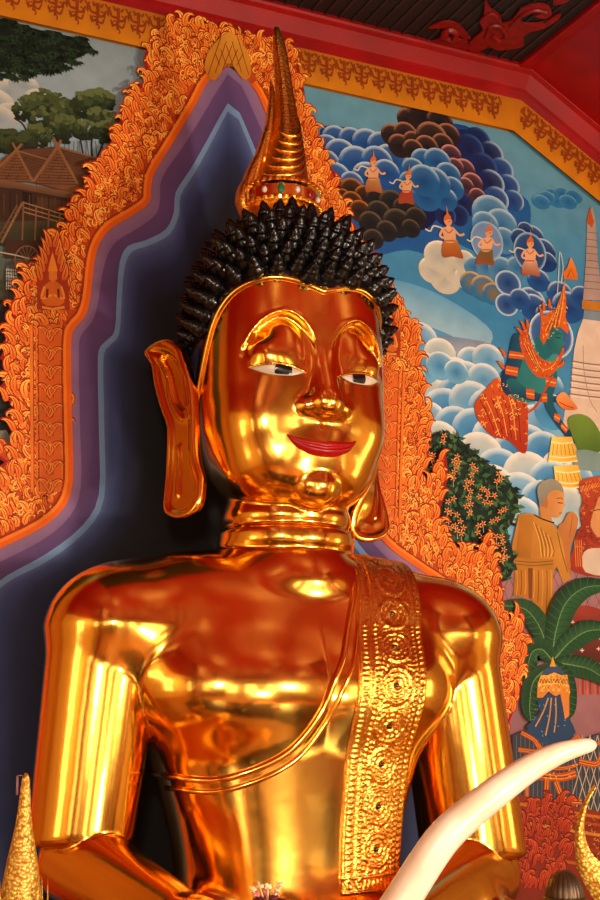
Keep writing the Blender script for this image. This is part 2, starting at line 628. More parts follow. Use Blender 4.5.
# hair
YL = Curve([(2.70, 0.115), (2.85, 0.066), (2.94, 0.011), (3.047, -0.05), (3.143, -0.106), (3.214, -0.175), (3.25, -0.237), (3.272, -0.29), (3.30, -0.34)])
ZL = Curve([(0, 3.236), (0.05, 3.25), (0.10, 3.266), (0.19, 3.277), (0.3, 3.28), (0.5, 3.28)])


def hair_base(x, y, z):
    dz = z - 2.99
    dy = y - HC[1]
    ry = np.where(dy < 0, 0.328, 0.445)
    q = ((np.abs(x) / 0.385) ** 2.4 + (np.abs(dy) / ry) ** 2.4 + (np.abs(dz) / 0.63) ** 2.6) ** (1 / 2.4)
    return (q - 1) * 0.36


def face_mask(x, y, z):
    """negative inside the face, where no hair grows"""
    return np.maximum(y - YL(z), (z - ZL(np.abs(x))) * 1.0)


def hair_f(x, y, z):
    return np.maximum(np.maximum(hair_base(x, y, z), -face_mask(x, y, z)), 2.60 - z)


EU = Vector((-0.475, 0.88, 0)).normalized()
EW = Vector((-0.88, -0.475, 0)).normalized()
E0 = Vector((-0.362, -0.025, 0))


def ear_uvw(x, y, z):
    dx, dy = x - E0.x, y - E0.y
    return dx * EU.x + dy * EU.y, dx * EW.x + dy * EW.y


Vc, Fc = surface_nets(hair_f, (-0.44, -0.42, 2.56), (0.44, 0.48, 3.68), 0.016, proj=2)
hm = MB().add(Vc, Fc.tolist())
prof = [(0.036, -0.015), (0.040, 0.002), (0.036, 0.013), (0.0355, 0.015), (0.034, 0.025), (0.028, 0.034), (0.0275, 0.036), (0.026, 0.046), (0.0195, 0.054), (0.019, 0.056), (0.0165, 0.065), (0.010, 0.075), (0.001, 0.084)]
n = 800
gold_ang = PI * (3 - math.sqrt(5))
ctr = np.array([0, 0.03, 3.02])
cand = []
for i in range(n):
    zc = 1 - 2 * (i + 0.5) / n
    r = math.sqrt(1 - zc * zc)
    cand.append((r * math.cos(i * gold_ang) * 0.9, r * math.sin(i * gold_ang), zc * 1.15))
cand = np.array(cand)
P = trace(hair_base, np.tile(ctr, (n, 1)) + cand / np.linalg.norm(cand, axis=1)[:, None] * 1.2, -cand, tmax=1.3, steps=60)
f0, G = grad(hair_base, P)
fm = face_mask(*P.T)
for p, g, m in zip(P, G, fm):
    if m < 0.018 or p[2] < 2.66: continue
    if abs(p[0]) > 0.27 and p[2] < 3.10:
        pe = p + np.array(g) * 0.06
        pe = np.array([-abs(pe[0]), pe[1], pe[2]])
        eu, ew = ear_uvw(*pe)
        if -0.05 < eu < 0.30 and ew < 0.075: continue
    if math.hypot(p[0], p[1] - 0.08) < 0.15 and p[2] > 3.4: continue
    d = Vector(g).normalized()
    d = (d + Vector((0, -0.10, 0.22))).normalized()
    R = d.to_track_quat('Z', 'X').to_matrix()
    sc = rng.uniform(0.92, 1.08)
    if math.hypot(p[0], p[1] - 0.08) < 0.24 and p[2] > 3.4: sc *= 0.72
    ph = rng.uniform(0, 6.28)
    seg = 9
    vs, fs = [], []
    for j, (pr_, pz) in enumerate(prof):
        for k in range(seg):
            a = 2 * PI * k / seg + ph
            w = 1 + 0.07 * math.cos(a - j * 1.3)
            vs.append(np.array(p) + np.array(R @ Vector((pr_ * w * math.cos(a) * sc, pr_ * w * math.sin(a) * sc, pz * sc))))
    for j in range(len(prof) - 1):
        for k in range(seg):
            k2 = (k + 1) % seg
            fs.append((j * seg + k, j * seg + k2, (j + 1) * seg + k2, (j + 1) * seg + k))
    hm.add(vs, fs)
hair = hm.build('hair', BLACK_LACQUER, statue, smooth=True, autosmooth=42)
hair['label'] = 'black hair of pointed spiral curls'

# ears
def ear_px(x, y):
    """close-up position of the near ear -> (u, z) in the ear's own plane"""
    px, py = 140 + x / 4.29, 330 + y / 4.29
    r = ray(px, py)
    nrm = np.array(EW)
    t = ((np.array(E0) - CAM) @ nrm) / (r @ nrm)
    p = CAM + r * t
    return ((p - np.array(E0)) @ np.array(EU), p[2])


outl = [(38, 105), (55, 80), (85, 60), (125, 48), (160, 62), (188, 88), (205, 130), (222, 185), (240, 262), (246, 330), (250, 420), (252, 520), (262, 580), (282, 640), (283, 710), (272, 765), (240, 800), (195, 812), (150, 798), (130, 760), (131, 680), (134, 580), (137, 480), (134, 410), (112, 350), (92, 285), (78, 220), (70, 160), (52, 128)]
EOUT = np.array([ear_px(*p) for p in spline(outl, 3, closed=True)])
INNER = np.array([ear_px(*p) for p in spline([(55, 100), (85, 120), (120, 155), (142, 205), (145, 260), (158, 320), (185, 370), (215, 388), (228, 372), (218, 330), (208, 270), (200, 200), (180, 130), (140, 92), (95, 82), (55, 100)], 4)])
CONCHA = np.array([ear_px(*p) for p in spline([(105, 130), (128, 170), (140, 210), (150, 260), (170, 320), (200, 350), (208, 330), (195, 270), (188, 200), (165, 140), (130, 115)], 3, closed=True)])
SLIT = np.array([ear_px(*p) for p in [(183, 505), (185, 600), (185, 715)]])


def ear_f(x, y, z):
    u, w = ear_uvw(x, y, z)
    w = w - 0.02 * np.clip((2.62 - z) / 0.25, 0, 1) ** 2          # the lobe curls forward
    s = sd_poly(u, z, EOUT)
    th = 0.022 + 0.0 * z
    d = np.sqrt(np.maximum(s + 0.018, 0) ** 2 + np.maximum(np.abs(w) - th + 0.018, 0) ** 2) - 0.018 + np.minimum(np.maximum(s + 0.018, np.abs(w) - th + 0.018), 0)
    rim = np.sqrt((s + 0.010) ** 2 + (w - 0.018) ** 2) - 0.014
    d = smin(d, rim, 0.012)
    il = np.sqrt(sd_line(u, z, INNER) ** 2 + (w - 0.020) ** 2) - 0.011
    d = smin(d, il, 0.010)
    con = np.sqrt(np.maximum(sd_poly(u, z, CONCHA), -0.02) ** 2 + (w - 0.035) ** 2)
    pit = sd_poly(u, z, CONCHA)
    d = np.maximum(d, -np.maximum(pit, 0.006 - w))
    sl = np.sqrt(sd_line(u, z, SLIT) ** 2 + (w - 0.02) ** 2) - 0.009
    d = smin(d, sl, 0.006)
    return d


Ve, Fe = surface_nets(ear_f, (-0.64, -0.16, 2.28), (-0.30, 0.38, 3.12), 0.0078, proj=2)
mesh_obj('ear', Ve, Fe, GOLD, statue, smooth=True)
Ve2 = Ve.copy(); Ve2[:, 0] *= -1
low = np.clip((2.66 - Ve2[:, 2]) / 0.3, 0, 1)
tw = -math.radians(66) * low * low * (3 - 2 * low)
lx, ly = Ve2[:, 0] - 0.425, Ve2[:, 1] - 0.05
Ve2[:, 0] = 0.425 + lx * np.cos(tw) - ly * np.sin(tw) - 0.060 * low
Ve2[:, 1] = 0.05 + lx * np.sin(tw) + ly * np.cos(tw) - 0.030 * low
Ve2[:, 2] -= 0.05 * low
mesh_obj('ear', Ve2, Fe[:, ::-1], GOLD, statue, smooth=True)

# flame finial on the crown
FZ = 3.60
FC = np.array([0.0, 0.08])
fa = Curve([(0, 0.158), (0.10, 0.150), (0.18, 0.138), (0.26, 0.115), (0.36, 0.088), (0.48, 0.062), (0.62, 0.043), (0.78, 0.032), (0.92, 0.022), (0.975, 0.010)])
fx = Curve([(0, -0.010), (0.18, -0.008), (0.36, 0.012), (0.55, 0.020), (0.75, 0.006), (0.975, -0.025)])
fl = MB()
vs, fs = [], []
seg, zs = 28, np.linspace(0, 0.975, 44)
for i, zz in enumerate(zs):
    a = float(fa(zz))
    for k in range(seg):
        t = 2 * PI * k / seg
        fold = 1 + 0.10 * math.cos(4 * t + 3.0 * zz) * min(1, zz / 0.3)
        vs.append((FC[0] + float(fx(zz)) + a * fold * math.cos(t), FC[1] + a * 0.92 * fold * math.sin(t), FZ + zz))
for i in range(len(zs) - 1):
    for k in range(seg):
        k2 = (k + 1) % seg
        fs.append((i * seg + k, i * seg + k2, (i + 1) * seg + k2, (i + 1) * seg + k))
fs.append(tuple((len(zs) - 1) * seg + k for k in range(seg)))
fl.add(vs, fs)


def flame_leaf(mb, ang, z0, z1, r0, w, lean):
    n_ = 16
    pts, rad = [], []
    for i in range(n_):
        t = i / (n_ - 1)
        z = z0 + (z1 - z0) * t
        zz = z - FZ
        out = float(fa(zz)) * (0.75 + 0.25 * math.sin(PI * t)) + lean * (0.3 + 0.7 * t ** 2) * (1 - 0.4 * t)
        pts.append((FC[0] + float(fx(zz)) + out * math.cos(ang), FC[1] + out * math.sin(ang), z))
        rad.append(w * max(0.04, (math.sin(PI * min(1, 0.25 + 0.75 * t) )) ** 0.8 if t > 0.34 else 0.75 + 0.7 * t))
    mb.tube(pts, rad, 8, flat=0.45, upv=(math.cos(ang), math.sin(ang), 0.0))


for ang in (math.radians(172), math.radians(120), math.radians(60)):
    for z0, z1, w, lean in ((3.66, 3.90, 0.056, 0.075), (3.72, 4.03, 0.056, 0.070), (3.80, 4.17, 0.048, 0.062), (3.92, 4.33, 0.040, 0.052)):
        flame_leaf(fl, ang, z0, z1, 0, w, lean)
# engraved swirls on the front
for j in range(6):
    pts = []
    for i in range(15):
        t = i / 14
        ang = math.radians(-150 + 125 * t + 4 * j)
        z = FZ + 0.25 + 0.042 * j + 0.13 * t ** 1.6 - 0.05 * math.sin(PI * t)
        r = float(fa(z - FZ)) + 0.004
        pts.append((FC[0] + float(fx(z - FZ)) + r * math.cos(ang), FC[1] + 0.95 * r * math.sin(ang), z))
    fl.tube(pts, [0.012 * math.sin(PI * (0.1 + 0.85 * i / 14)) for i in range(15)], 7)
flame = fl.build('flame_finial', GOLD_CARVED, statue, smooth=True)
bd = MB()
BZ = FZ + 0.105
bd.lathe((FC[0], FC[1], BZ), [(0.150, 0.0), (0.168, 0.005), (0.172, 0.018), (0.160, 0.028), (0.158, 0.075), (0.168, 0.085), (0.166, 0.10), (0.150, 0.112), (0.12, 0.112)], 40)
for k in range(36):
    a = 2 * PI * k / 36
    bd.sphere((FC[0] + 0.166 * math.cos(a), FC[1] + 0.166 * math.sin(a), BZ + 0.094), 0.0115, 6, 4)
    bd.sphere((FC[0] + 0.170 * math.cos(a), FC[1] + 0.170 * math.sin(a), BZ + 0.012), 0.0115, 6, 4)
bd.build('crown_band', GOLD, flame, smooth=True, autosmooth=40)
GEM = [simple_mat('red_gem', (0.55, 0.05, 0.06), rough=0.08, coat=1.0), simple_mat('green_gem', (0.08, 0.38, 0.22), rough=0.08, coat=1.0), simple_mat('white_gem', (0.85, 0.82, 0.78), rough=0.1, coat=1.0)]
for k in range(14):
    a = math.radians(-165 + k * 360 / 14)
    big = k % 2 == 0
    g_ = MB().sphere((0, 0, 0), (0.010, 0.017 if big else 0.012, 0.024 if big else 0.014), 10, 7)
    ca, sa = math.cos(a), math.sin(a)
    g_.v = [(FC[0] + 0.160 * ca + x * ca - y * sa, FC[1] + 0.160 * sa + x * sa + y * ca, BZ + 0.052 + z) for x, y, z in g_.v]
    o = g_.build('jewel', GEM[(k // 2) % 2 if big else 2], flame, smooth=True)
    o['label'] = ('red oval jewel', 'green oval jewel')[(k // 2) % 2] if big else 'small white jewel'

# ---- robe edge: a double raised line from under the arm to the shoulder
RB = [(-0.535, 1.43), (-0.52, 1.41), (-0.479, 1.40), (-0.384, 1.395), (-0.273, 1.426), (-0.169, 1.474), (-0.099, 1.532), (-0.032, 1.63), (0.018, 1.744), (0.065, 1.834), (0.118, 1.966), (0.168, 2.086), (0.20, 2.162)]
rb = spline(RB, 7)
nrm = np.gradient(rb, axis=0); nrm = np.stack([-nrm[:, 1], nrm[:, 0]], 1); nrm /= np.linalg.norm(nrm, axis=1)[:, None]
em = MB()
for off, r in ((0.0, 0.013), (-0.040, 0.010)):
    q = rb + nrm * off
    yy = front_y(torso_f, q[:, 0], q[:, 1])
    ok = yy < 0.35
    em.tube(np.stack([q[ok, 0], yy[ok] - 0.002, q[ok, 1]], 1), r, 10)
em.build('robe_hem', GOLD, statue, smooth=True)

# ---- embossed sash over the left shoulder
NU, NV = 72, 380
SXL = Curve([(0.97, 0.078), (1.15, 0.078), (1.32, 0.085), (1.5, 0.092), (1.67, 0.10), (1.85, 0.124), (2.05, 0.172), (2.2, 0.20), (2.5, 0.21)])
SXR = Curve([(0.97, 0.365), (1.15, 0.365), (1.32, 0.37), (1.5, 0.378), (1.67, 0.388), (1.85, 0.42), (2.05, 0.465), (2.2, 0.485), (2.5, 0.49)])
nf = 300
zf = np.linspace(0.985, 1.95, nf)
u = np.linspace(0, 1, NU)
O, Dd, sl = [], [], []
axis_z, axis_y = 1.95, 0.04
for i in range(NV):
    if i < nf:
        z = zf[i]
        for uu in u:
            O.append((SXL(z) + (SXR(z) - SXL(z)) * uu, -1.0, z)); Dd.append((0, 1, 0))
    else:
        ph = math.radians(2 + (i - nf) / (NV - nf - 1) * 135)
        zz = 1.95 + 0.3 * math.sin(min(ph, PI / 2))
        for uu in u:
            d = np.array([0, math.cos(ph), -math.sin(ph)])
            o = np.array([SXL(zz) + (SXR(zz) - SXL(zz)) * uu, axis_y, axis_z]) - d * 1.04
            O.append(o); Dd.append(d)
S = trace(torso_f, O, Dd, tmax=2.0, steps=60)
_, SG = grad(torso_f, S)
SG /= np.linalg.norm(SG, axis=1)[:, None]
S = S.reshape(NV, NU, 3); SG = SG.reshape(NV, NU, 3)
mid = S[:, NU // 2]
vlen = np.concatenate([[0], np.cumsum(np.linalg.norm(np.diff(mid, axis=0), axis=1))])
U, Vv = np.meshgrid(u, vlen)
ROS = 0.152
Hh = np.full(U.shape, 0.010)


def ridge(c, w, a): return a * np.exp(-((U - c) / w) ** 2)


def beads(c, w, pitch, a): return a * np.clip(1 - ((U - c) / w) ** 2 - (((Vv / pitch) % 1 - 0.5) / 0.42) ** 2, 0, 1) ** 0.5


Hh += ridge(0.015, 0.014, 0.008) + ridge(0.985, 0.014, 0.008) + ridge(0.205, 0.010, 0.006) + ridge(0.175, 0.006, -0.004) + ridge(0.805, 0.008, 0.004) + ridge(0.885, 0.008, 0.004)
Hh += beads(0.10, 0.035, 0.020, 0.004) + beads(0.255, 0.026, 0.021, 0.006) + beads(0.845, 0.022, 0.019, 0.005) + beads(0.935, 0.030, 0.024, 0.007)
inm = (U > 0.29) & (U < 0.79) & (Vv > 0.07)
vc = (np.round((Vv - 0.155) / ROS)) * ROS + 0.155
dv, du = Vv - vc, (U - 0.54) * 0.29
rr = np.hypot(dv, du); an = np.arctan2(dv, du)
ros = 0.0045 * np.cos(rr * 2 * PI / 0.022) * np.exp(-(rr / 0.07) ** 4) * (0.55 + 0.45 * np.cos(an * 12)) + 0.005 * np.exp(-((rr - 0.060) / 0.006) ** 2) - 0.008 * np.exp(-(rr / 0.008) ** 2)
scr = 0.0030 * np.sin(U * 78 + 3 * np.sin(Vv * 60)) * np.sin(Vv * 210 + 2.5 * np.sin(U * 30))
Hh += np.where(inm, ros + scr * np.clip((rr - 0.045) / 0.02, 0.25, 1), 0)
endb = (Vv < 0.07)
Hh += np.where(endb, 0.004 * np.exp(-((Vv - 0.062) / 0.004) ** 2) + 0.004 * np.exp(-((Vv - 0.012) / 0.004) ** 2) + 0.004 * np.cos(U * 90) * np.exp(-((Vv - 0.037) / 0.012) ** 2), 0)
edge = np.minimum(np.minimum(U, 1 - U) * 0.29, np.minimum(Vv, 9))
Hh = np.where(edge < 0.003, -0.004, Hh)
SV = S + SG * Hh[:, :, None]
SF = [(i * NU + j, i * NU + j + 1, (i + 1) * NU + j + 1, (i + 1) * NU + j) for i in range(NV - 1) for j in range(NU - 1)]
sash = mesh_obj('sash', SV.reshape(-1, 3), SF, GOLD_CARVED, statue, smooth=True)
sash['label'] = 'embossed golden shoulder sash with rosettes'
GARNET = simple_mat('dark_garnet', (0.28, 0.06, 0.05), rough=0.15, coat=0.6)
for k in range(7):
    v0 = 0.155 + ROS * (k + 0)
    i = int(np.argmin(np.abs(vlen - v0))); j = int(round(0.54 * (NU - 1)))
    p = S[i, j] + SG[i, j] * 0.006
    MB().sphere(p, 0.011, 10, 6).build('rosette_jewel', GARNET, sash, smooth=True)
# ================================================================== room
def at_z(px, py, z):
    r = ray(px, py)
    return CAM + r * ((z - CAM[2]) / r[2])


Z_FB = float(at_y(225, 72, WALL_Y)[2])          # lower edge of the painted frieze
pc = at_y(515, 103, WALL_Y)
X_C, Z_FT = float(pc[0]), float(at_y(300, 56, WALL_Y)[2])
SLOPE = 0.56
X_SIDE, Y_FRONT = 4.6, -11.0
Z_CEIL = Z_FT + 0.20
Z_EAVE = Z_FT - SLOPE * (X_SIDE - X_C)

RED = simple_mat('red_lacquer', (0.62, 0.035, 0.045), (0.52, 0.03, 0.04), rough=0.36, scale=4)
DARK_CEIL = simple_mat('dark_ceiling_wood', (0.085, 0.055, 0.04), (0.06, 0.04, 0.035), rough=0.6, scale=12)
SLAT = simple_mat('ceiling_slat_wood', (0.20, 0.12, 0.09), (0.13, 0.08, 0.06), rough=0.6, scale=12)
PLASTER = simple_mat('warm_plaster', (0.88, 0.76, 0.52), (0.82, 0.68, 0.44), rough=0.7, scale=2)
WALL_PAINT = simple_mat('ochre_wall_paint', (0.66, 0.42, 0.16), (0.58, 0.34, 0.12), rough=0.7, scale=3)
CARPET = simple_mat('terracotta_floor_tiles', (0.72, 0.45, 0.20), (0.62, 0.35, 0.14), rough=0.4, scale=3)
WOOD = simple_mat('dark_red_wood', (0.30, 0.10, 0.06), (0.22, 0.07, 0.05), rough=0.35, scale=10)


def struct(name, mb, mat, parent=None, **k):
    o = mb.build(name, mat, parent, **k)
    if parent is None: o['kind'] = 'structure'
    return o


struct('floor', MB().box((-X_SIDE, Y_FRONT, -0.2), (X_SIDE, WALL_Y + 0.2, 0)), CARPET)
# back wall: a flat-topped gable
prof = [(-X_SIDE, 0), (X_SIDE, 0), (X_SIDE, Z_EAVE), (X_C, Z_CEIL - 0.02), (-X_C, Z_CEIL - 0.02), (-X_SIDE, Z_EAVE)]
m = MB(); m.add([(x, WALL_Y, z) for x, z in prof] + [(x, WALL_Y + 0.2, z) for x, z in prof], [tuple(range(6)), tuple(range(11, 5, -1))] + [(i, i + 6, (i + 1) % 6 + 6, (i + 1) % 6) for i in range(6)])
struct('wall_back', m, WALL_PAINT)
# ceiling: flat dark middle, red boarded slopes
ce = struct('ceiling', MB().box((-X_C - 0.05, Y_FRONT, Z_CEIL), (X_C + 0.05, WALL_Y, Z_CEIL + 0.1)), RED)
MB().box((-X_C + 0.05, -0.9, Z_CEIL - 0.006), (X_C - 0.05, WALL_Y - 0.03, Z_CEIL + 0.05)).build('coffer_panel', DARK_CEIL, ce)
MB().box((-X_C + 0.04, -1.02, Z_CEIL - 0.06), (X_C - 0.04, -0.86, Z_CEIL + 0.05)).build('ceiling_beam', RED, ce, bevel=0.01)
sl = MB()
x = -X_C + 0.10
while x < X_C - 0.05:
    sl.box((x, -0.88, Z_CEIL - 0.014), (x + 0.014, WALL_Y - 0.02, Z_CEIL + 0.01)); x += 0.075
sl.build('ceiling_slats', SLAT, ce)
for sgn, nm in ((-1, 'left'), (1, 'right')):
    m = MB()
    nb = 9
    for k in range(nb):                                  # boards running along the slope, lapped
        ya = WALL_Y - 1.32 * k; yb = WALL_Y - 1.32 * (k + 1) + 0.012
        zo = 0.010 * (k % 2)
        pts = []
        for xx, zz in ((X_C - 0.02, Z_FT + 0.20 + 0.02 * 0), (X_SIDE, Z_EAVE + 0.20)):
            for yy in (ya, yb):
                pts += [(sgn * xx, yy, zz - zo), (sgn * xx, yy, zz + 0.06)]
        m.add(pts, [(0, 2, 6, 4), (1, 5, 7, 3), (0, 4, 5, 1), (2, 3, 7, 6), (0, 1, 3, 2), (4, 6, 7, 5)])
    struct('ceiling_' + nm + '_slope', m, RED)
    b = MB().box((min(sgn * (X_C - 0.05), sgn * (X_C + 0.03)), Y_FRONT, Z_CEIL - 0.035), (max(sgn * (X_C - 0.05), sgn * (X_C + 0.03)), WALL_Y, Z_CEIL + 0.05))
    struct('trim_ridge_' + nm, b, RED, bevel=0.008)

# red moulding along the top of the back wall, following the gable
PROF = [(0, -0.012), (0.04, -0.012), (0.052, 0.0), (0.056, 0.062), (0.072, 0.072), (0.082, 0.10), (0.10, 0.150), (0.125, 0.162), (0.13, 0.175), (0.125, 0.19), (0.12, 0.25), (0, 0.25)]


def moulding(name, p0, p1, mit0, mit1):
    """profile swept from p0 to p1 (x, z); mit: x shift per unit of height at the two ends (mitre)"""
    vs, fs = [], []
    d = np.array(p1) - np.array(p0); L = np.linalg.norm(d); d = d / L
    nn = np.array([-d[1], d[0]])
    if nn[1] < 0: nn = -nn
    for p, mt in ((p0, mit0), (p1, mit1)):
        for dd, h in PROF:
            q = np.array(p) + nn * h + d * mt * h
            vs.append((q[0], WALL_Y - dd, q[1]))
    n_ = len(PROF)
    for i in range(n_):
        j = (i + 1) % n_
        fs.append((i, j, n_ + j, n_ + i))
    fs += [tuple(range(n_)), tuple(range(2 * n_ - 1, n_ - 1, -1))]
    o = MB().add(vs, fs).build(name, RED, None, smooth=True, autosmooth=25)
    o['kind'] = 'structure'
    return o


half_a = math.tan(0.5 * math.atan(SLOPE))
moulding('trim_1', (-X_C, Z_FT), (X_C, Z_FT), -half_a, half_a)
moulding('trim_2', (X_C, Z_FT), (X_SIDE, Z_EAVE), -half_a, 0)
moulding('trim_3', (-X_C, Z_FT), (-X_SIDE, Z_EAVE), half_a * -1, 0)

# side and front walls with windows and the open doorway (behind the viewer)
PANE = emit_mat('daylight_pane', (1.0, 0.93, 0.80), 3.2)
PANE_DOOR = emit_mat('daylight_doorway', (1.0, 0.93, 0.82), 4.0)
wn = 1


def window(n_, face, c, w, z0, z1, mat=PANE):
    """face 'x' (wall at x = c[0]) or 'y'"""
    f = MB(); p = MB()
    s = 1 if c[0] < 0 else -1
    if face == 'x':
        X = c[0]
        p.box((min(X, X + s * 0.02), c[1] - w / 2, z0), (max(X, X + s * 0.02), c[1] + w / 2, z1))
        for a, b in ((c[1] - w / 2 - 0.1, c[1] - w / 2), (c[1] + w / 2, c[1] + w / 2 + 0.1), (c[1] - 0.03, c[1] + 0.03)):
            f.box((min(X, X + s * 0.06), a, z0 - 0.1), (max(X, X + s * 0.06), b, z1 + 0.1))
        for a, b in ((z0 - 0.1, z0), (z1, z1 + 0.1), ((z0 + z1) / 2 - 0.03, (z0 + z1) / 2 + 0.03)):
            f.box((min(X, X + s * 0.055), c[1] - w / 2, a), (max(X, X + s * 0.055), c[1] + w / 2, b))
    else:
        Y = c[1]
        p.box((c[0] - w / 2, Y, z0), (c[0] + w / 2, Y + 0.02, z1))
        for a, b in ((c[0] - w / 2 - 0.12, c[0] - w / 2), (c[0] + w / 2, c[0] + w / 2 + 0.12)):
            f.box((a, Y, z0), (b, Y + 0.08, z1 + 0.12))
        f.box((c[0] - w / 2, Y, z1), (c[0] + w / 2, Y + 0.075, z1 + 0.12))
    fr = f.build(n_, WOOD)
    fr['kind'] = 'structure'
    p.build('pane', mat, fr)


struct('wall_left', MB().box((-X_SIDE - 0.2, Y_FRONT, 0), (-X_SIDE, WALL_Y + 0.2, Z_EAVE + 0.25)), PLASTER)
struct('wall_right', MB().box((X_SIDE, Y_FRONT, 0), (X_SIDE + 0.2, WALL_Y + 0.2, Z_EAVE + 0.25)), PLASTER)
mf = MB()
pf = [(-X_SIDE, 0), (X_SIDE, 0), (X_SIDE, Z_EAVE + 0.2), (X_C, Z_CEIL + 0.05), (-X_C, Z_CEIL + 0.05), (-X_SIDE, Z_EAVE + 0.2)]
mf.add([(x, Y_FRONT, z) for x, z in pf] + [(x, Y_FRONT - 0.2, z) for x, z in pf], [tuple(range(5, -1, -1)), tuple(range(6, 12))] + [(i, (i + 1) % 6, (i + 1) % 6 + 6, i + 6) for i in range(6)])
struct('wall_front', mf, PLASTER)
for yy in (-1.6, -4.2, -6.8, -9.4):
    window('window_%d' % wn, 'x', (-X_SIDE, yy), 0.9, 1.0, 2.7); wn += 1
    window('window_%d' % wn, 'x', (X_SIDE, yy), 0.9, 1.0, 2.7); wn += 1
for i, xx in enumerate((-2.6, 0.0, 2.6)):
    window('door_%d' % (i + 1), 'y', (xx, Y_FRONT), 1.3, 0.0, 2.9, PANE_DOOR)

COLS = [(x_, y_) for x_ in (-2.9, 2.9) for y_ in (-2.9, -5.5, -8.1)]
GILT = simple_mat('gilt_stencil', (0.80, 0.55, 0.15), (0.65, 0.40, 0.10), rough=0.35, metal=0.6, scale=20)
zc_ = Z_FT + 0.2 - SLOPE * (2.9 - X_C) + 0.03
for i, (x_, y_) in enumerate(COLS):
    m = MB().lathe((x_, y_, 0), [(0.26, 0), (0.26, 0.12), (0.21, 0.2), (0.19, 0.4), (0.18, zc_)], 32)
    c_ = struct('column_%d' % (i + 1), m, RED, smooth=True, autosmooth=40)

# carved red ornament on the dark ceiling
ORN = simple_mat('carved_red', (0.55, 0.05, 0.035), (0.42, 0.04, 0.03), rough=0.45, scale=25)


def slab_px(mb, pts, z, th):
    P = [at_z(p[0], p[1], z) for p in pts]
    n_ = len(P)
    tri = tessellate_polygon([[Vector((p[0], p[1], 0)) for p in P]])
    vs = [tuple(p) for p in P] + [(p[0], p[1], p[2] - th) for p in P]
    fs = [tuple(t) for t in tri] + [tuple(n_ + k for k in reversed(t)) for t in tri] + [(i, (i + 1) % n_, n_ + (i + 1) % n_, n_ + i) for i in range(n_)]
    mb.add(vs, fs)


def q2(x, y): return (484 + (x - 60) / 4.5, y / 4.6 - 6)          # close-up coordinates of the ceiling corner


om = MB()
body_ = [(-20, 240), (20, 190), (55, 160), (40, 120), (60, 90), (65, 20), (90, 60), (135, 95), (140, 130), (190, 110), (225, 60), (300, 40), (350, 50), (365, 85), (330, 105), (290, 95), (330, 75), (290, 60), (240, 80), (225, 120), (260, 130), (330, 125), (400, 80), (395, 110), (330, 150), (270, 165), (235, 190), (240, 230), (185, 245), (120, 250), (80, 235), (30, 260)]
slab_px(om, [q2(*p) for p in spline(body_, 2, closed=True)], Z_CEIL - 0.012, 0.012)
for leaf in ([(370, 40), (385, -20), (330, -40), (390, -40), (440, -60), (470, -10), (430, 30)],
             [(-250, 190), (-180, 215), (-120, 190), (-60, 200), (-10, 215), (-30, 260), (-90, 255), (-150, 235), (-190, 240)],
             [(-190, 150), (-120, 120), (-60, 130), (-20, 170), (0, 200), (-40, 190), (-80, 160), (-120, 150)],
             [(-330, 190), (-280, 185), (-230, 205), (-260, 215)]):
    slab_px(om, [q2(*p) for p in spline(leaf, 3, closed=True)], Z_CEIL - 0.012, 0.011)
for ring, w in (([(-90, 215), (-120, 190), (-95, 165), (-65, 180), (-75, 205)], 0.02), ([(70, 200), (90, 150), (130, 150), (160, 190), (130, 215), (100, 190)], 0.012), ([(60, 110), (95, 90), (130, 120)], 0.01), ([(180, 150), (230, 100), (290, 75), (340, 85)], 0.012)):
    om.tube([at_z(*q2(*p), Z_CEIL - 0.026) for p in spline(ring, 5)], w, 7)
tag(om.build('ceiling_ornament', ORN, None, smooth=True, autosmooth=30), 'red carved scrollwork ornament in the corner of the dark slatted ceiling', 'ornament')

# ---- pedestal and altar
PED = simple_mat('gilt_pedestal', (0.85, 0.60, 0.22), (0.75, 0.50, 0.16), rough=0.35, metal=0.8, scale=12)
m = MB()
m.box((-1.45, -1.10, 0), (1.45, 0.70, 0.16)); m.box((-1.38, -1.08, 0.16), (1.38, 0.64, 0.30)); m.box((-1.32, -1.04, 0.30), (1.32, 0.60, 0.48)); m.box((-1.38, -1.07, 0.48), (1.38, 0.64, 0.60))
tag(m.build('pedestal', PED, None, bevel=0.03), 'stepped gilded pedestal under the golden statue', 'pedestal')
at = empty('altar_table', (0, -1.6, 0), 'long dark red wooden altar table in front of the pedestal', 'table')
MB().box((-1.9, -2.10, 0.70), (1.9, -1.14, 0.76)).build('tabletop', WOOD, at, bevel=0.01)
for x_ in (-1.8, 1.8):
    for y_ in (-2.02, -1.22):
        MB().box((x_ - 0.05, y_ - 0.05, 0), (x_ + 0.05, y_ + 0.05, 0.705)).build('leg', WOOD, at, bevel=0.008)

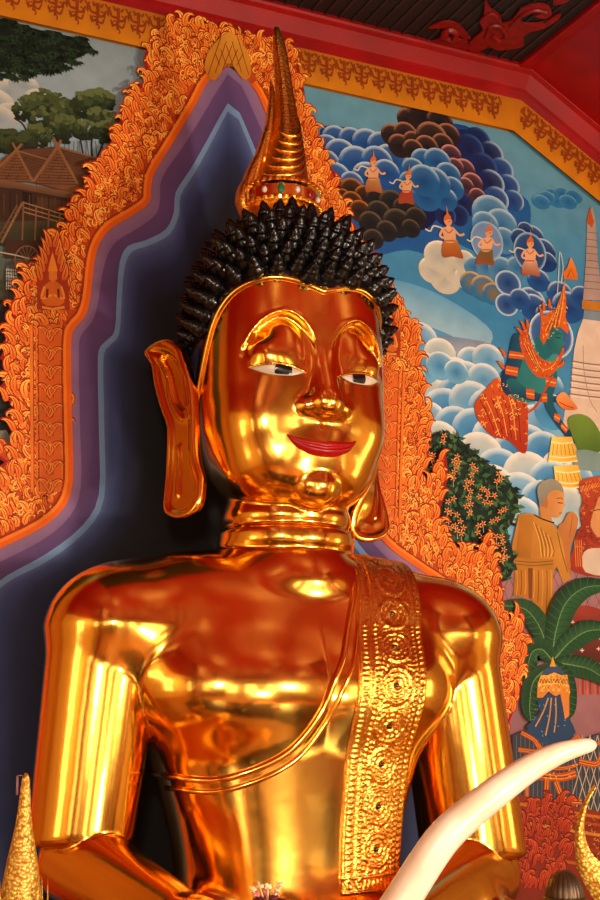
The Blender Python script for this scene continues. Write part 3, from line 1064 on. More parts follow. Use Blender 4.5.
# ---- lights
STAND_BLACK = simple_mat('added_stand_black', (0.08, 0.08, 0.08), rough=0.5)
def area(name, loc, target, size, energy, col, size_y=None):
    l = bpy.data.lights.new(name, 'AREA')
    l.energy = energy; l.color = col
    l.shape = 'RECTANGLE' if size_y else 'DISK'
    l.size = size
    if size_y: l.size_y = size_y
    o = bpy.data.objects.new(name, l)
    COL.objects.link(o)
    o.location = loc
    dv = (Vector(target) - Vector(loc)).normalized()
    o.rotation_euler = dv.to_track_quat('-Z', 'Y').to_euler()
    q = Vector(loc) - dv * 0.015
    hd = MB().lathe((0, 0, 0), [(size * 0.52, 0.0), (size * 0.56, 0.02), (size * 0.5, 0.10), (size * 0.2, 0.16)], 24)
    R = dv.to_track_quat('-Z', 'Y').to_matrix()
    hd.v = [tuple(R @ Vector(p) + q) for p in hd.v]
    bk = q - dv * 0.15
    hd.lathe((bk.x, bk.y, 0), [(0.2, 0), (0.2, 0.02), (0.02, 0.04), (0.02, bk.z)], 12)
    l_ = hd.build('added_light_stand', STAND_BLACK, None, smooth=True, autosmooth=40)  # made-up housing and pole for each added light, out of view
    l_['kind'] = 'structure'
    return o


WARM = (1.0, 0.87, 0.68)
area('fill_light', (-2.6, -5.6, 2.3), (0.2, 0.0, 1.5), 0.45, 150, WARM)  # three unseen lights added to brighten the statue and lower wall
area('fill_light', (2.0, -4.6, 2.0), (0.9, 0.6, 1.4), 0.35, 165, WARM)
area('fill_light', (0.4, -4.4, 0.95), (1.2, 0.6, 1.0), 0.3, 70, WARM)
for x_ in (-3.3, 3.3):
    area('ceiling_fill', (x_, -6.6, 2.2), (x_ * 0.2, -5.6, 5.0), 0.4, 60, (1.0, 0.85, 0.62))  # unseen pair added to brighten the red ceiling reflected in the gold
area('side_wall_fill', (-3.4, -2.6, 2.4), (-4.6, -1.8, 1.8), 0.3, 45, (1.0, 0.82, 0.56))  # unseen light added to brighten the left wall for the gold's reflections
w = bpy.data.worlds.new('world')
SC.world = w
w.use_nodes = True
w.node_tree.nodes['Background'].inputs['Color'].default_value = (0.9, 0.85, 0.8, 1)
w.node_tree.nodes['Background'].inputs['Strength'].default_value = 0.3
vs_ = SC.view_settings
vs_.view_transform = 'Standard'
vs_.look = 'None'
vs_.exposure = 0.0
vs_.gamma = 1.0
vs_.use_curve_mapping = False
SC.cycles.max_bounces = 8
SC.cycles.caustics_reflective = False
SC.cycles.sample_clamp_indirect = 8
# ================================================================== painted wall
def paint_mat():
    m, nt, b = new_mat('mural_paint')
    at_ = nt.nodes.new('ShaderNodeVertexColor'); at_.layer_name = 'Paint'
    tc = nt.nodes.new('ShaderNodeTexCoord')
    no = nt.nodes.new('ShaderNodeTexNoise'); no.inputs['Scale'].default_value = 9.0; no.inputs['Detail'].default_value = 6
    nt.links.new(tc.outputs['Object'], no.inputs['Vector'])
    mr = nt.nodes.new('ShaderNodeMapRange'); mr.inputs['From Min'].default_value = 0.3; mr.inputs['From Max'].default_value = 0.7
    mr.inputs['To Min'].default_value = 0.86; mr.inputs['To Max'].default_value = 1.06
    nt.links.new(no.outputs['Fac'], mr.inputs['Value'])
    mx = nt.nodes.new('ShaderNodeMix'); mx.data_type = 'RGBA'; mx.blend_type = 'MULTIPLY'
    mx.inputs['Factor'].default_value = 1.0
    gm = nt.nodes.new('ShaderNodeGamma'); gm.inputs['Gamma'].default_value = 1.22
    nt.links.new(at_.outputs['Color'], gm.inputs['Color'])
    nt.links.new(gm.outputs['Color'], mx.inputs['A'])
    nt.links.new(mr.outputs['Result'], mx.inputs['B'])
    nt.links.new(mx.outputs['Result'], b.inputs['Base Color'])
    b.inputs['Roughness'].default_value = 0.65
    b.inputs['Specular IOR Level'].default_value = 0.25
    return m


PAINT = paint_mat()
KX = np.array([(CAM[0]), CAM[2]])


PLANE = [WALL_Y]                   # the paint surface currently worked on


def W(p):
    q = at_y(p[0], p[1], PLANE[0])
    return (q[0], q[2])


def Ws(pts):
    return [W(p) for p in pts]


APEX = W((228, 66))


def mir(pts):
    return [(2 * APEX[0] - x, z) for x, z in pts]


class Paint:
    """flat brushwork on the wall plane: polygons, lobes and strokes, each lying just over the last"""
    top = 0.0005
    most = 0.0

    def __init__(self, off=None, step=0.00003):
        self.v, self.f, self.c = [], [], []
        self.off, self.step = Paint.top + 0.0004, step
        self.hi = self.off
        PLANE[0] = WALL_Y - self.off

    def _put(self, pts, faces, cols, lift=None):
        b = len(self.v)
        y = WALL_Y - self.off
        self.v += [(p[0], y, p[1]) for p in pts]
        self.c += cols
        self.f += [[b + i for i in f] for f in faces]
        self.off += self.step if lift is None else max(lift, 1.1e-5)
        self.hi = max(self.hi, self.off)
        return self

    def poly(self, pts, col, px=True, grad=None, smooth=0, closed=True):
        """grad: (colour, fx, fy): fade to that colour along the picture direction"""
        if smooth: pts = spline(pts, smooth, closed=True)
        P = Ws(pts) if px else [tuple(p) for p in pts]
        tri = tessellate_polygon([[Vector((p[0], p[1], 0)) for p in P]])
        c = srgb(col)
        cols = [c] * len(P)
        if grad is not None:
            g, ax, az = srgb(grad[0]), grad[1], grad[2]
            s = np.array([p[0] * ax + p[1] * az for p in P])
            s = (s - s.min()) / (s.max() - s.min() + 1e-9)
            cols = [tuple(np.array(c) * (1 - t) + np.array(g) * t) for t in s]
        tri2 = []
        for t in tri:
            a, b_, d = [P[i] for i in t]
            cr = (b_[0] - a[0]) * (d[1] - a[1]) - (b_[1] - a[1]) * (d[0] - a[0])
            tri2.append(t if cr > 0 else (t[0], t[2], t[1]))
        return self._put(P, tri2, cols)

    def strip(self, A, B, ca, cb):
        n_ = len(A)
        ca, cb = srgb(ca), srgb(cb)
        return self._put(list(map(tuple, A)) + list(map(tuple, B)), [(i, i + 1, n_ + i + 1, n_ + i) for i in range(n_ - 1)], [ca] * n_ + [cb] * n_)

    def stroke(self, pts, w, col, px=True, smooth=0, taper=0.0, col2=None, lift=None):
        """w in picture pixels (about 4.6 mm on the wall)"""
        if smooth: pts = spline(pts, smooth)
        P = np.array(Ws(pts) if px else pts, float)
        n_ = len(P)
        T = np.gradient(P, axis=0); T /= np.linalg.norm(T, axis=1)[:, None] + 1e-9
        Nn = np.stack([-T[:, 1], T[:, 0]], 1)
        t = np.linspace(0, 1, n_)
        ww = w * 0.0046 * 0.5 * (1 - taper * t)
        A, B = P + Nn * ww[:, None], P - Nn * ww[:, None]
        c = np.array(srgb(col)); c2 = np.array(srgb(col2)) if col2 else c
        cc = [tuple(c * (1 - s) + c2 * s) for s in t]
        return self._put(list(map(tuple, A)) + list(map(tuple, B)), [(i, n_ + i, n_ + i + 1, i + 1) for i in range(n_ - 1)], cc + cc, lift)

    def lobe(self, x, y, rx, ry=None, body='5a9cc4', rim='e6ecec', core=None, rw=0.16, lit=-1.57, spread=1.0, n_=22):
        """a rounded cloud lobe: light rim on its lit side, fading to the body colour"""
        ry = ry or rx
        cx = W((x, y)); sx = (W((x + rx, y))[0] - cx[0]); sz = (W((x, y - ry))[1] - cx[1])
        body, rim = np.array(srgb(body)), np.array(srgb(rim))
        core = np.array(srgb(core)) if core else body
        pts, cols, fs = [cx], [tuple(core)], []
        for q, rr in enumerate((1.0, 1 - rw * 0.45, 1 - rw * 1.5)):
            for k in range(n_):
                a = 2 * PI * k / n_
                f_ = max(0.0, math.cos(a + lit)) ** 0.8 if spread < 1.5 else 1.0
                f_ = min(1, f_ * 1.25)
                mixw = (f_, f_ * 0.85, f_ * 0.08)[q]
                pts.append((cx[0] + sx * rr * math.cos(a), cx[1] + sz * rr * math.sin(a)))
                cols.append(tuple(body * (1 - mixw) + rim * mixw))
        for k in range(n_):
            k2 = (k + 1) % n_
            fs.append((0, 1 + 2 * n_ + k, 1 + 2 * n_ + k2))
            for q in (0, 1):
                fs.append((1 + q * n_ + k, 1 + q * n_ + k2, 1 + (q + 1) * n_ + k2, 1 + (q + 1) * n_ + k))
        return self._put(pts, fs, cols)

    def leaf(self, base, ang, L, wd, curl=0.6, dark='8e1d10', c0='c8501a', c1='f39a3a', line='8e2a10', outline=True):
        """flame-shaped leaf in wall metres"""
        n_ = 9
        o0 = self.off
        t = np.linspace(0, 1, n_)
        a = ang + curl * (t - 0.35) * np.abs(t) * 1.6
        st = L / (n_ - 1)
        P = np.zeros((n_, 2)); P[0] = base
        for i in range(1, n_):
            P[i] = P[i - 1] + st * np.array([math.cos(a[i]), math.sin(a[i])])
        Nn = np.stack([-np.sin(a), np.cos(a)], 1)
        prof_ = wd * np.sin(PI * np.clip(t * 0.93 + 0.07, 0, 1) ** 0.62) ** 0.9
        prof_[-1] = 0
        d, k0, k1 = np.array(srgb(dark)), np.array(srgb(c0)), np.array(srgb(c1))
        fs = [(i, n_ + i, n_ + i + 1, i + 1) for i in range(n_ - 1)]
        fs = [tuple(reversed(f)) for f in fs] if False else fs
        if outline:
            q = (prof_ + 0.0032)[:, None]
            E2 = P + (P - P[0]) * 0.07
            self._put([tuple(p) for p in E2 + Nn * q] + [tuple(p) for p in E2 - Nn * q], fs, [tuple(d)] * (2 * n_), lift=0.0)
            self.off += 0.00012
        cc = [tuple(k0 * (1 - s) + k1 * s) for s in t]
        ce_ = [tuple((k0 * (1 - s) + k1 * s) * 1.12) for s in t]
        self._put([tuple(p) for p in P + Nn * prof_[:, None]] + [tuple(p) for p in P - Nn * prof_[:, None]], fs, ce_ + cc, lift=0.00012)
        if line:
            w2 = 0.0016 * np.sin(PI * np.clip(t * 1.1, 0, 1)) + 0.0003
            l_ = np.array(srgb(line))
            self._put([tuple(p) for p in P + Nn * (w2 + prof_ * 0.1)[:, None]] + [tuple(p) for p in P + Nn * (prof_ * 0.1 - w2)[:, None]], fs[1:-2], [tuple(l_)] * (2 * n_), lift=0.0)
        self.off = o0 + 1.1e-5

    def deck(self, pts, n_, seed, light='ffcf78', dark='8e2c12', r=1.6, w=0.8):
        """small curled brush marks scattered inside an outline"""
        g_ = random.Random(seed)
        P = np.asarray(pts, float)
        lo, hi = P.min(0), P.max(0)
        for k in range(n_ * 3):
            if n_ <= 0: break
            x, y = g_.uniform(lo[0], hi[0]), g_.uniform(lo[1], hi[1])
            if not in_poly(pts, x, y): continue
            n_ -= 1
            a0 = g_.uniform(0, 6.28); s_ = g_.choice([-1, 1])
            self.stroke([(x + r * (1 - .5 * t) * math.cos(a0 + s_ * 3.6 * t), y + r * (1 - .5 * t) * math.sin(a0 + s_ * 3.6 * t)) for t in np.linspace(0, 1, 6)], w, light if k % 5 < 3 else dark, taper=0.5, lift=0.0)

    def build(self, name, parent=None, label=None):
        Paint.top = self.hi
        Paint.most = max(Paint.most, self.hi)
        o = mesh_obj(name, self.v, self.f, PAINT, parent, colors=self.c)
        if label: o['label'] = label
        return o


def in_poly(P, x, y):
    ins = False
    n_ = len(P)
    for i in range(n_):
        a, b = P[i], P[(i + 1) % n_]
        if (a[1] > y) != (b[1] > y) and x < (b[0] - a[0]) * (y - a[1]) / (b[1] - a[1]) + a[0]:
            ins = not ins
    return ins


# ------------------------------------------------ right-hand mural
mur = empty('mural', (1.3, WALL_Y, 2.5), 'painted mural of clouds, heavenly beings, white stupa and orange-robed monk, right of the arch', 'mural')
sky = Paint()
GX = np.linspace(0.1, 2.9, 8)


def band_sky(p, x0, x1, rows):
    """rows: (z, colour) from top to bottom"""
    for (za, ca), (zb, cb) in zip(rows[:-1], rows[1:]):
        p.strip([(x0, za), (x1, za)], [(x0, zb), (x1, zb)], ca, cb)
        p.off -= p.step
    p.off += p.step


zt = Z_FB + 0.02
rows = [(zt, '79a9bd'), (4.2, '5f9fbf'), (3.7, '4a92bd'), (3.2, '5aa0c6'), (2.7, '7fb6d2'), (2.4, '9fbccb'), (1.9, 'a8845c'), (1.0, '7a5a44'), (0.01, '5a4030')]
band_sky(sky, APEX[0], X_C - 0.02, rows)
# under the sloping part of the frieze the sky ends on a slant
def slope_z(x): return Z_FT - 0.16 - SLOPE * (x - X_C)
xs_ = np.linspace(X_C - 0.02, 3.0, 14)
for (za, ca), (zb, cb) in zip(rows[:-1], rows[1:]):
    sky.strip([(x, min(za, slope_z(x) + 0.02)) for x in xs_], [(x, min(zb, slope_z(x) + 0.019)) for x in xs_], ca, cb)
    sky.off -= sky.step
sky.off += sky.step
sky.build('painted_sky', mur)


def c4(x, y): return (320 + x * 160 / 600, 90 + y * 160 / 600)
def c5(x, y): return (440 + x * 160 / 600, 190 + y * 160 / 600)
def c6(x, y): return (360 + x * 0.4, 280 + y * 0.4)
def c7(x, y): return (440 + x * 160 / 600, 460 + y * 160 / 600)
def c8(x, y): return (440 + x * 160 / 554, 640 + y * 160 / 554)
def cd(x, y): return (500 + x * 100 / 409, 220 + y * 100 / 409)
def cf(x, y): return (400 + x * 130 / 600, 420 + y * 130 / 600)
def M_(f, pts): return [f(*p) for p in pts]


# deep blue swirl of sky behind the clouds
dk = Paint()
dk.poly(M_(c4, [(0, 150), (120, 150), (320, 270), (470, 130), (610, 170), (690, 300), (700, 420), (640, 560), (520, 560), (470, 640), (330, 600), (160, 620), (100, 470), (30, 330)]), '1d4f8c', smooth=4, grad=('2f6fae', 0.4, -1))
dk.poly(M_(c4, [(470, 170), (560, 150), (640, 210), (720, 330), (740, 430), (620, 460), (560, 380), (500, 280)]), '22306a', smooth=4)
dk.poly(M_(c4, [(330, 380), (500, 420), (610, 400), (600, 500), (480, 450), (400, 520), (300, 520)]), '1b2458', smooth=4)
dk.poly(M_(c5, [(60, 30), (220, 0), (330, 40), (330, 160), (260, 250), (130, 230), (30, 160)]), '2a6ea8', smooth=4)
dk.poly(M_(c6, [(20, 40), (110, 20), (260, 90), (330, 170), (250, 230), (170, 190), (120, 130), (60, 120)]), '3f93c4', smooth=4, grad=('7fb9d8', 0.2, -1))
dk.build('painted_storm_sky', mur)

# storm clouds
st = Paint()
for x, y, r in ((590, 190, 50), (640, 240, 48), (680, 300, 46), (705, 360, 44), (725, 415, 40), (560, 220, 55), (610, 290, 55), (640, 350, 52), (660, 410, 48), (600, 440, 50), (540, 430, 45), (520, 470, 40), (470, 470, 40), (620, 470, 40)):
    st.lobe(*c4(x, y), r * .2667, body='22366e' if x < 660 else '2f5c98', rim='4a6aa0' if x < 640 else 'b4cadc', core='1b2856' if x < 660 else '234884', lit=-0.5)
BL = dict(body='2a66a8', rim='c9d8e0', core='20508c')
for x, y, r in ((60, 185, 52), (120, 190, 50), (30, 215, 48), (180, 205, 60), (80, 245, 62), (235, 215, 58), (20, 280, 60), (140, 280, 70), (265, 265, 62), (215, 270, 60), (60, 330, 60), (180, 330, 60), (250, 310, 50), (120, 350, 45)):
    st.lobe(*c4(x, y), r * .2667, **BL)
BLK = dict(body='382a2c', rim='c08a6a', core='241c22')
for x, y, r in ((330, 110, 42), (385, 100, 60), (450, 120, 50), (480, 170, 45), (270, 170, 42), (320, 165, 45), (300, 210, 45), (350, 195, 40), (420, 180, 60), (460, 205, 42), (400, 215, 45), (350, 225, 40)):
    st.lobe(*c4(x, y), r * .2667, **BLK)
for x, y, r in ((490, 245, 40), (540, 300, 42), (505, 290, 35), (570, 350, 40), (545, 360, 32), (590, 400, 32)):
    st.lobe(*c4(x, y), r * .2667, body='5a3a48', rim='e0a59a', core='3c2c44')
BL2 = dict(body='2d6fa6', rim='b9d0dc', core='1f568f')
for x, y, r in ((390, 270, 50), (440, 270, 52), (350, 300, 45), (480, 320, 48), (495, 370, 45), (340, 350, 45), (470, 410, 45), (400, 400, 55), (430, 350, 60), (390, 340, 60)):
    st.lobe(*c4(x, y), r * .2667, **BL2)
BR = dict(body='4a2d1e', rim='c9853c', core='2b2022')
for x, y, r in ((75, 370, 32), (120, 375, 45), (85, 400, 30), (170, 400, 42), (215, 410, 45), (120, 420, 40), (270, 425, 50), (150, 455, 42), (220, 460, 45), (320, 450, 48), (190, 500, 45), (290, 500, 55), (360, 480, 40), (250, 530, 40), (200, 560, 38), (340, 520, 35)):
    st.lobe(*c4(x, y), r * .2667, **(BR if x < 180 else dict(body='2c2a2e', rim='7c6a50', core='1c1e26')))
st.build('painted_storm_cloud', mur, 'dark brown and blue storm clouds')

# pale clouds
cl = Paint()
PB = dict(body='5b9fc8', rim='dfe6e6', core='3f86b8')
PW = dict(body='c9cfca', rim='f0ece0', core='a9c0c8')
# upper heaps around the small beings
for x, y, r in ((20, 330, 60), (60, 300, 55), (-30, 300, 50), (100, 330, 45), (0, 250, 60), (90, 270, 45)):
    cl.lobe(*c5(x, y), r * .2667, body='cfc9b8', rim='f2ead8', core='b9bcb4')
for x, y, r in ((190, 90, 70), (230, 130, 60), (240, 190, 50), (170, 130, 50), (130, 290, 40), (180, 290, 45), (230, 300, 50), (290, 290, 40)):
    cl.lobe(*c5(x, y), r * .2667, body='5d93b8', rim='bcd2dc', core='3a78a8')
for x, y, r in ((120, 350, 45), (165, 370, 50), (200, 390, 42)):
    cl.lobe(*c5(x, y), r * .2667, body='3d7ea6', rim='d9b060', core='9a7a34')
for x, y, r in ((345, 180, 48), (385, 230, 48), (320, 150, 30), (400, 270, 38), (300, 180, 35)):
    cl.lobe(*c5(x, y), r * .2667, body='1e4f88', rim='c5d8e2', core='163f74', rw=0.12)
for x, y, r in ((255, 350, 48), (250, 430, 42), (340, 420, 55), (370, 340, 42), (350, 440, 50), (300, 410, 40), (400, 470, 42), (450, 390, 48), (480, 440, 60), (530, 400, 40)):
    cl.lobe(*c5(x, y), r * .2667, body='2a62a0', rim='cfdde4', core='1d4c88', rw=0.14, spread=2 if x in (255, 250, 340) else 1)
cl.poly(M_(c6, [(20, 0), (130, 10), (240, 60), (330, 130), (300, 180), (230, 140), (150, 110), (60, 100)]), '6fabcc', smooth=4, grad=('b4d0da', -0.2, -1))
cl.poly(M_(c6, [(120, 130), (220, 140), (330, 160), (340, 190), (260, 190), (200, 170), (140, 180)]), '6d93b0', smooth=4, grad=('b6b4bc', 0.2, -1))
# big cumulus heap
rg = random.Random(5)
heap = [(90, 120, 42), (150, 150, 45), (60, 60, 40), (200, 185, 40), (280, 205, 38), (240, 235, 42), (175, 235, 45), (320, 200, 40), (210, 240, 40), (265, 250, 48), (180, 290, 48), (250, 290, 55), (310, 250, 42), (215, 330, 60), (280, 310, 58), (170, 350, 48), (330, 330, 60), (240, 370, 55), (290, 380, 60), (200, 400, 48), (430, 330, 55), (460, 270, 50), (450, 370, 60), (480, 330, 45), (340, 400, 60), (420, 420, 60), (380, 440, 55), (300, 440, 60), (460, 430, 52), (350, 480, 60), (500, 470, 45), (420, 490, 62), (480, 510, 60), (330, 520, 60), (400, 540, 60), (540, 500, 45), (460, 560, 60), (520, 570, 55), (400, 600, 60), (350, 570, 50)]
for x, y, r in heap:
    k = rg.random()
    d = PB if k < 0.45 else (dict(body='8fbad2', rim='ecece6', core='5f9fc8') if k < 0.8 else PW)
    cl.lobe(*c6(x, y), r * 0.4, rw=0.2, **d)
for x, y, r in ((160, 220, 40), (200, 215, 36), (240, 230, 30), (135, 245, 30)):
    cl.lobe(*c6(x, y), r * 0.4, body='7fb4d0', rim='f0eee6', core='4f92be', rw=0.14)
cl.build('painted_pale_cloud', mur, 'heaps of pale blue and white cloud')
cl = Paint()
for x, y in [(400, 0), (420, 20), (440, -5), (380, 10), (360, 25), (480, 5), (460, 25)]:
    cl.lobe(*c5(x + 20, y + 20), 9, 7, body='3f86b4', rim='7fb2cc', core='2f74a6')
cl.build('painted_blue_cloud', mur, 'small blue cloud under the sloping frieze')

# stupa
sp = Paint()
sp.poly([(586, 262), (587, 225), (588.5, 214), (592, 206), (595, 216), (598, 262), (602, 300), (583, 300)], 'b9a49a')
sp.poly([(586.5, 222), (590, 207), (594, 222), (592, 228)], 'c9683a')
for i in range(9):
    y = 232 + i * 7
    sp.stroke([(586 - i * .35, y), (598 + i * .3, y + 1.5)], 1.1, '8c7a74')
sp.poly([(582, 300), (604, 302), (604, 312), (582, 309)], 'c98a34')
sp.poly([(584, 310), (604, 313), (605, 324), (583, 320)], '8fa0aa')
sp.poly([(583, 319), (606, 322), (625, 400), (625, 470), (566, 460), (570, 400), (574, 350), (578, 332)], 'e6d2bd', grad=('d9bfae', 0.2, -1))
for i in range(6):
    y = 361 + i * 6.5
    sp.stroke([(572 - i * 0.6, y), (590, y + 3), (612, y + 5)], 1.6, '9a7f74', smooth=3)
    sp.stroke([(572 - i * 0.6, y + 2.2), (590, y + 5), (612, y + 7)], 0.8, 'f0e2d2', smooth=3)
sp.poly([(566, 402), (612, 412), (612, 440), (562, 430)], 'e3cdb8')
sp.stroke([(583, 345), (584, 372), (590, 400), (597, 412)], 0.9, 'a89084', smooth=3)
sp.build('painted_stupa', mur, 'painted white stupa with a tall spire')

# small heavenly beings among the clouds
FLESH, ORG, DKO = 'e2b48c', 'd07038', 'a85a34'


def being(x, y, s, robe, name_label, flip=1, halo=None, lean=0.0):
    p = Paint()
    def q(pts): return [(x + flip * s * (a + lean * -b), y + s * b) for a, b in pts]
    if halo: p.lobe(x, y - s * 0.1, s * 0.9, s * 1.1, body=halo, rim='a9c6d8', core=halo, rw=0.1, spread=2)
    p.stroke(q([(-0.2, -0.2), (-0.7, -0.35), (-0.9, -0.1), (-1.15, -0.2)]), s * 0.09, 'dcd6c8', smooth=4)
    p.poly(q([(-0.25, 0.35), (0.3, 0.3), (0.45, 0.75), (0.55, 1.25), (0.05, 1.15), (-0.4, 1.2), (-0.45, 0.8)]), robe, smooth=3, grad=(DKO, 0, -1))
    p.poly(q([(-0.3, -0.25), (0.25, -0.28), (0.32, 0.1), (0.22, 0.45), (-0.22, 0.45), (-0.28, 0.1)]), FLESH, smooth=3)
    p.stroke(q([(-0.28, -0.2), (-0.45, 0.15), (-0.05, 0.3)]), s * 0.15, FLESH, smooth=4)
    p.stroke(q([(0.25, -0.2), (0.5, 0.1), (0.75, 0.05)]), s * 0.14, FLESH, smooth=4)
    p.stroke(q([(-0.2, -0.2), (0.0, 0.0), (0.22, -0.2)]), s * 0.08, ORG, smooth=3)
    p.stroke(q([(-0.25, 0.38), (0.25, 0.38)]), s * 0.10, ORG)
    p.poly(q([(-0.08, -0.5), (0.1, -0.5), (0.1, -0.22), (-0.08, -0.22)]), FLESH)
    p.poly(q([(-0.17, -0.62), (0.02, -0.78), (0.2, -0.66), (0.2, -0.48), (0.08, -0.36), (-0.1, -0.4)]), 'e0a57c', smooth=4)
    p.poly(q([(-0.2, -0.6), (-0.14, -0.8), (0.0, -0.95), (0.03, -1.35), (0.08, -0.95), (0.2, -0.78), (0.16, -0.68), (0.0, -0.66)]), ORG, grad=('e8963c', 0, 1))
    p.stroke(q([(0.05, -0.56), (0.14, -0.56)]), s * 0.04, '3a2018')
    p.build('painted_being', mur, name_label)


being(373, 172, 16.8, 'c9a06a', 'small heavenly being with drum among dark clouds', halo=None)
being(407, 185, 15.6, 'b8483a', 'small heavenly being playing a flute', lean=0.1)
being(449, 233, 20.4, 'c98a3c', 'small heavenly being in pale trousers', lean=-0.12)
being(487, 243, 18.0, '6a7a4a', 'small heavenly being leaning forward', lean=0.15, halo='7d9ac0')
being(530, 254, 18.0, 'd8b49a', 'small heavenly being with ringed blue halo', halo='1e4f88')
hp = Paint()
hp.poly(M_(cd, [(262, 240), (258, 215), (275, 195), (290, 150), (308, 190), (316, 220), (318, 245)]), 'e07a2c', grad=('f0a050', 0, 1))
hp.stroke(M_(cd, [(275, 235), (290, 200), (305, 235)]), 1.0, '9a3a18')
hp.stroke(M_(cd, [(235, 300), (240, 220), (245, 130), (258, 190), (250, 260)]), 1.2, 'c9d6dc', smooth=4)
hp.build('painted_being', mur, 'tiny praying figure in orange')

# teal-skinned deity
d = Paint()
TE, TEd, TEl = '2d7d80', '1b3f66', '4fa09a'
d.lobe(*cd(210, 470), 22, 24, body='2f6aa8', rim='dfe8ea', core='1f4f8c', rw=0.09, spread=2)
d.poly(M_(c6, [(345, 245), (385, 275), (412, 300), (420, 330), (418, 420), (404, 432), (372, 402), (330, 390), (296, 350), (286, 318), (292, 300), (318, 268)]), 'd8692a', smooth=4, grad=('b83a1a', 0, -1))
for k in range(7):
    d.stroke(M_(c6, [(300 + k * 14, 300 - k * 3), (318 + k * 13, 335), (335 + k * 11, 375 + k * 5)]), 1.2, 'f0b060' if k % 2 else '8e2414', smooth=4)
for k in range(16):
    a, b = c6(300 + (k * 37) % 110, 290 + (k * 23) % 100)
    d.stroke([(a, b), (a + 2.5, b - 2), (a + 4, b + 1)], 1.0, 'f4c070', smooth=3)
d.poly(M_(cd, [(80, 478), (150, 520), (200, 545), (245, 560), (238, 640), (195, 690), (130, 745), (70, 735), (40, 700), (60, 600)]), TE, smooth=3, grad=(TEl, 1, 0.3))
d.poly(M_(cd, [(50, 480), (78, 462), (100, 480), (95, 560), (70, 640), (40, 720), (8, 690), (6, 640), (30, 580)]), TEd, smooth=4, grad=('2a6a80', 1, 0))
d.poly(M_(cd, [(25, 660), (60, 650), (110, 690), (170, 712), (235, 722), (262, 730), (240, 745), (180, 745), (110, 735), (50, 710)]), TE, smooth=4, grad=('1b4a6a', 0, -1))
d.poly(M_(cd, [(185, 600), (225, 590), (232, 660), (215, 730), (235, 790), (275, 850), (330, 900), (300, 912), (240, 850), (190, 775), (178, 720), (190, 660)]), TE, smooth=4, grad=(TEd, 0.6, -1))
d.poly(M_(cd, [(140, 490), (190, 470), (215, 545), (170, 570)]), TE, smooth=3)
d.poly(M_(cd, [(190, 470), (205, 440), (240, 440), (258, 470), (255, 492), (266, 505), (256, 514), (254, 530), (238, 545), (212, 540), (194, 515)]), '3f928a', smooth=3, grad=('2a6f78', -1, 0))
d.stroke(M_(cd, [(228, 480), (248, 484)]), 1.1, '12303a'); d.stroke(M_(cd, [(246, 522), (256, 520)]), 1.0, 'a03a2a'); d.stroke(M_(cd, [(226, 468), (242, 464), (254, 472)]), 0.8, '12303a', smooth=3)
d.poly(M_(cd, [(162, 480), (168, 420), (165, 385), (185, 392), (205, 372), (228, 365), (248, 310), (264, 245), (270, 330), (268, 400), (282, 440), (276, 466), (245, 438), (210, 440), (190, 490), (178, 510)]), 'd4651e', grad=('e88a3a', 0.3, 1))
for k in range(7):
    d.stroke(M_(cd, [(185 + k * 9, 455 - k * 3), (205 + k * 8, 415 - k * 9), (238 + k * 4, 350 - k * 12)]), 0.9, '8e2c12' if k % 2 else 'f6b868', smooth=3)
d.poly(M_(cd, [(78, 490), (95, 450), (112, 440), (116, 480), (160, 560), (215, 580), (240, 552), (252, 560), (240, 600), (200, 640), (150, 640), (105, 580)]), 'd4662a', smooth=3)
for k in range(6):
    d.stroke(M_(cd, [(90 + k * 8, 500 + k * 6), (140 + k * 6, 590 + k * 4), (195 + k * 4, 612 - k * 3), (238, 575 - k * 3)]), 0.9, 'f2b060' if k % 2 else '98320f', smooth=4)
for poly_ in ([(38, 535), (98, 545), (96, 570), (34, 565)], [(25, 595), (75, 605), (70, 640), (20, 630)], [(105, 690), (140, 695), (140, 735), (108, 728)], [(170, 708), (192, 710), (192, 745), (170, 745)], [(188, 640), (230, 650), (228, 685), (186, 676)], [(222, 790), (250, 800), (240, 830), (220, 815)], [(250, 830), (280, 850), (268, 872), (248, 850)]):
    d.poly(M_(cd, poly_), 'd86a28')
    a, b = poly_[0], poly_[1]
    d.stroke(M_(cd, [((poly_[0][0] + poly_[3][0]) / 2, (poly_[0][1] + poly_[3][1]) / 2), ((poly_[1][0] + poly_[2][0]) / 2, (poly_[1][1] + poly_[2][1]) / 2)]), 1.6, 'f4b464')
d.deck(M_(c6, [(345, 245), (412, 300), (420, 330), (418, 420), (372, 402), (330, 390), (296, 350), (286, 318), (318, 268)]), 90, 1)
d.deck(M_(cd, [(162, 480), (168, 420), (205, 372), (248, 310), (264, 245), (270, 330), (282, 440), (245, 438), (190, 490)]), 55, 2, r=1.2, w=0.7)
d.deck(M_(cd, [(78, 490), (112, 440), (160, 560), (215, 580), (252, 560), (240, 600), (200, 640), (150, 640), (105, 580)]), 45, 3, r=1.1, w=0.7)
for x_, y_, a_ in ((100, 450, 1.9), (112, 445, 1.5), (170, 392, 1.7), (178, 372, 1.5), (200, 360, 1.4), (246, 555, 1.0), (240, 600, 0.6), (90, 470, 2.2), (20, 560, 2.0), (15, 610, 2.2)):
    d.leaf(W(cd(x_, y_)), a_, 0.055, 0.008, 0.8, dark='9a3416', c0='d8662a', c1='f4a850', line='9a3416')
d.stroke(M_(cd, [(215, 640), (190, 680), (150, 760), (110, 790)]), 2.2, 'cf5a24', smooth=4)
d.poly(M_(cd, [(228, 735), (240, 712), (262, 705), (290, 735), (316, 772), (285, 778), (250, 770)]), 'e2803a', smooth=3, grad=('f2b070', 0, 1))
d.stroke(M_(cd, [(240, 745), (270, 760), (300, 770)]), 0.9, '9a3416', smooth=3)
d.build('painted_deity', mur, 'teal-skinned deity in orange crown and skirt holding a lotus')

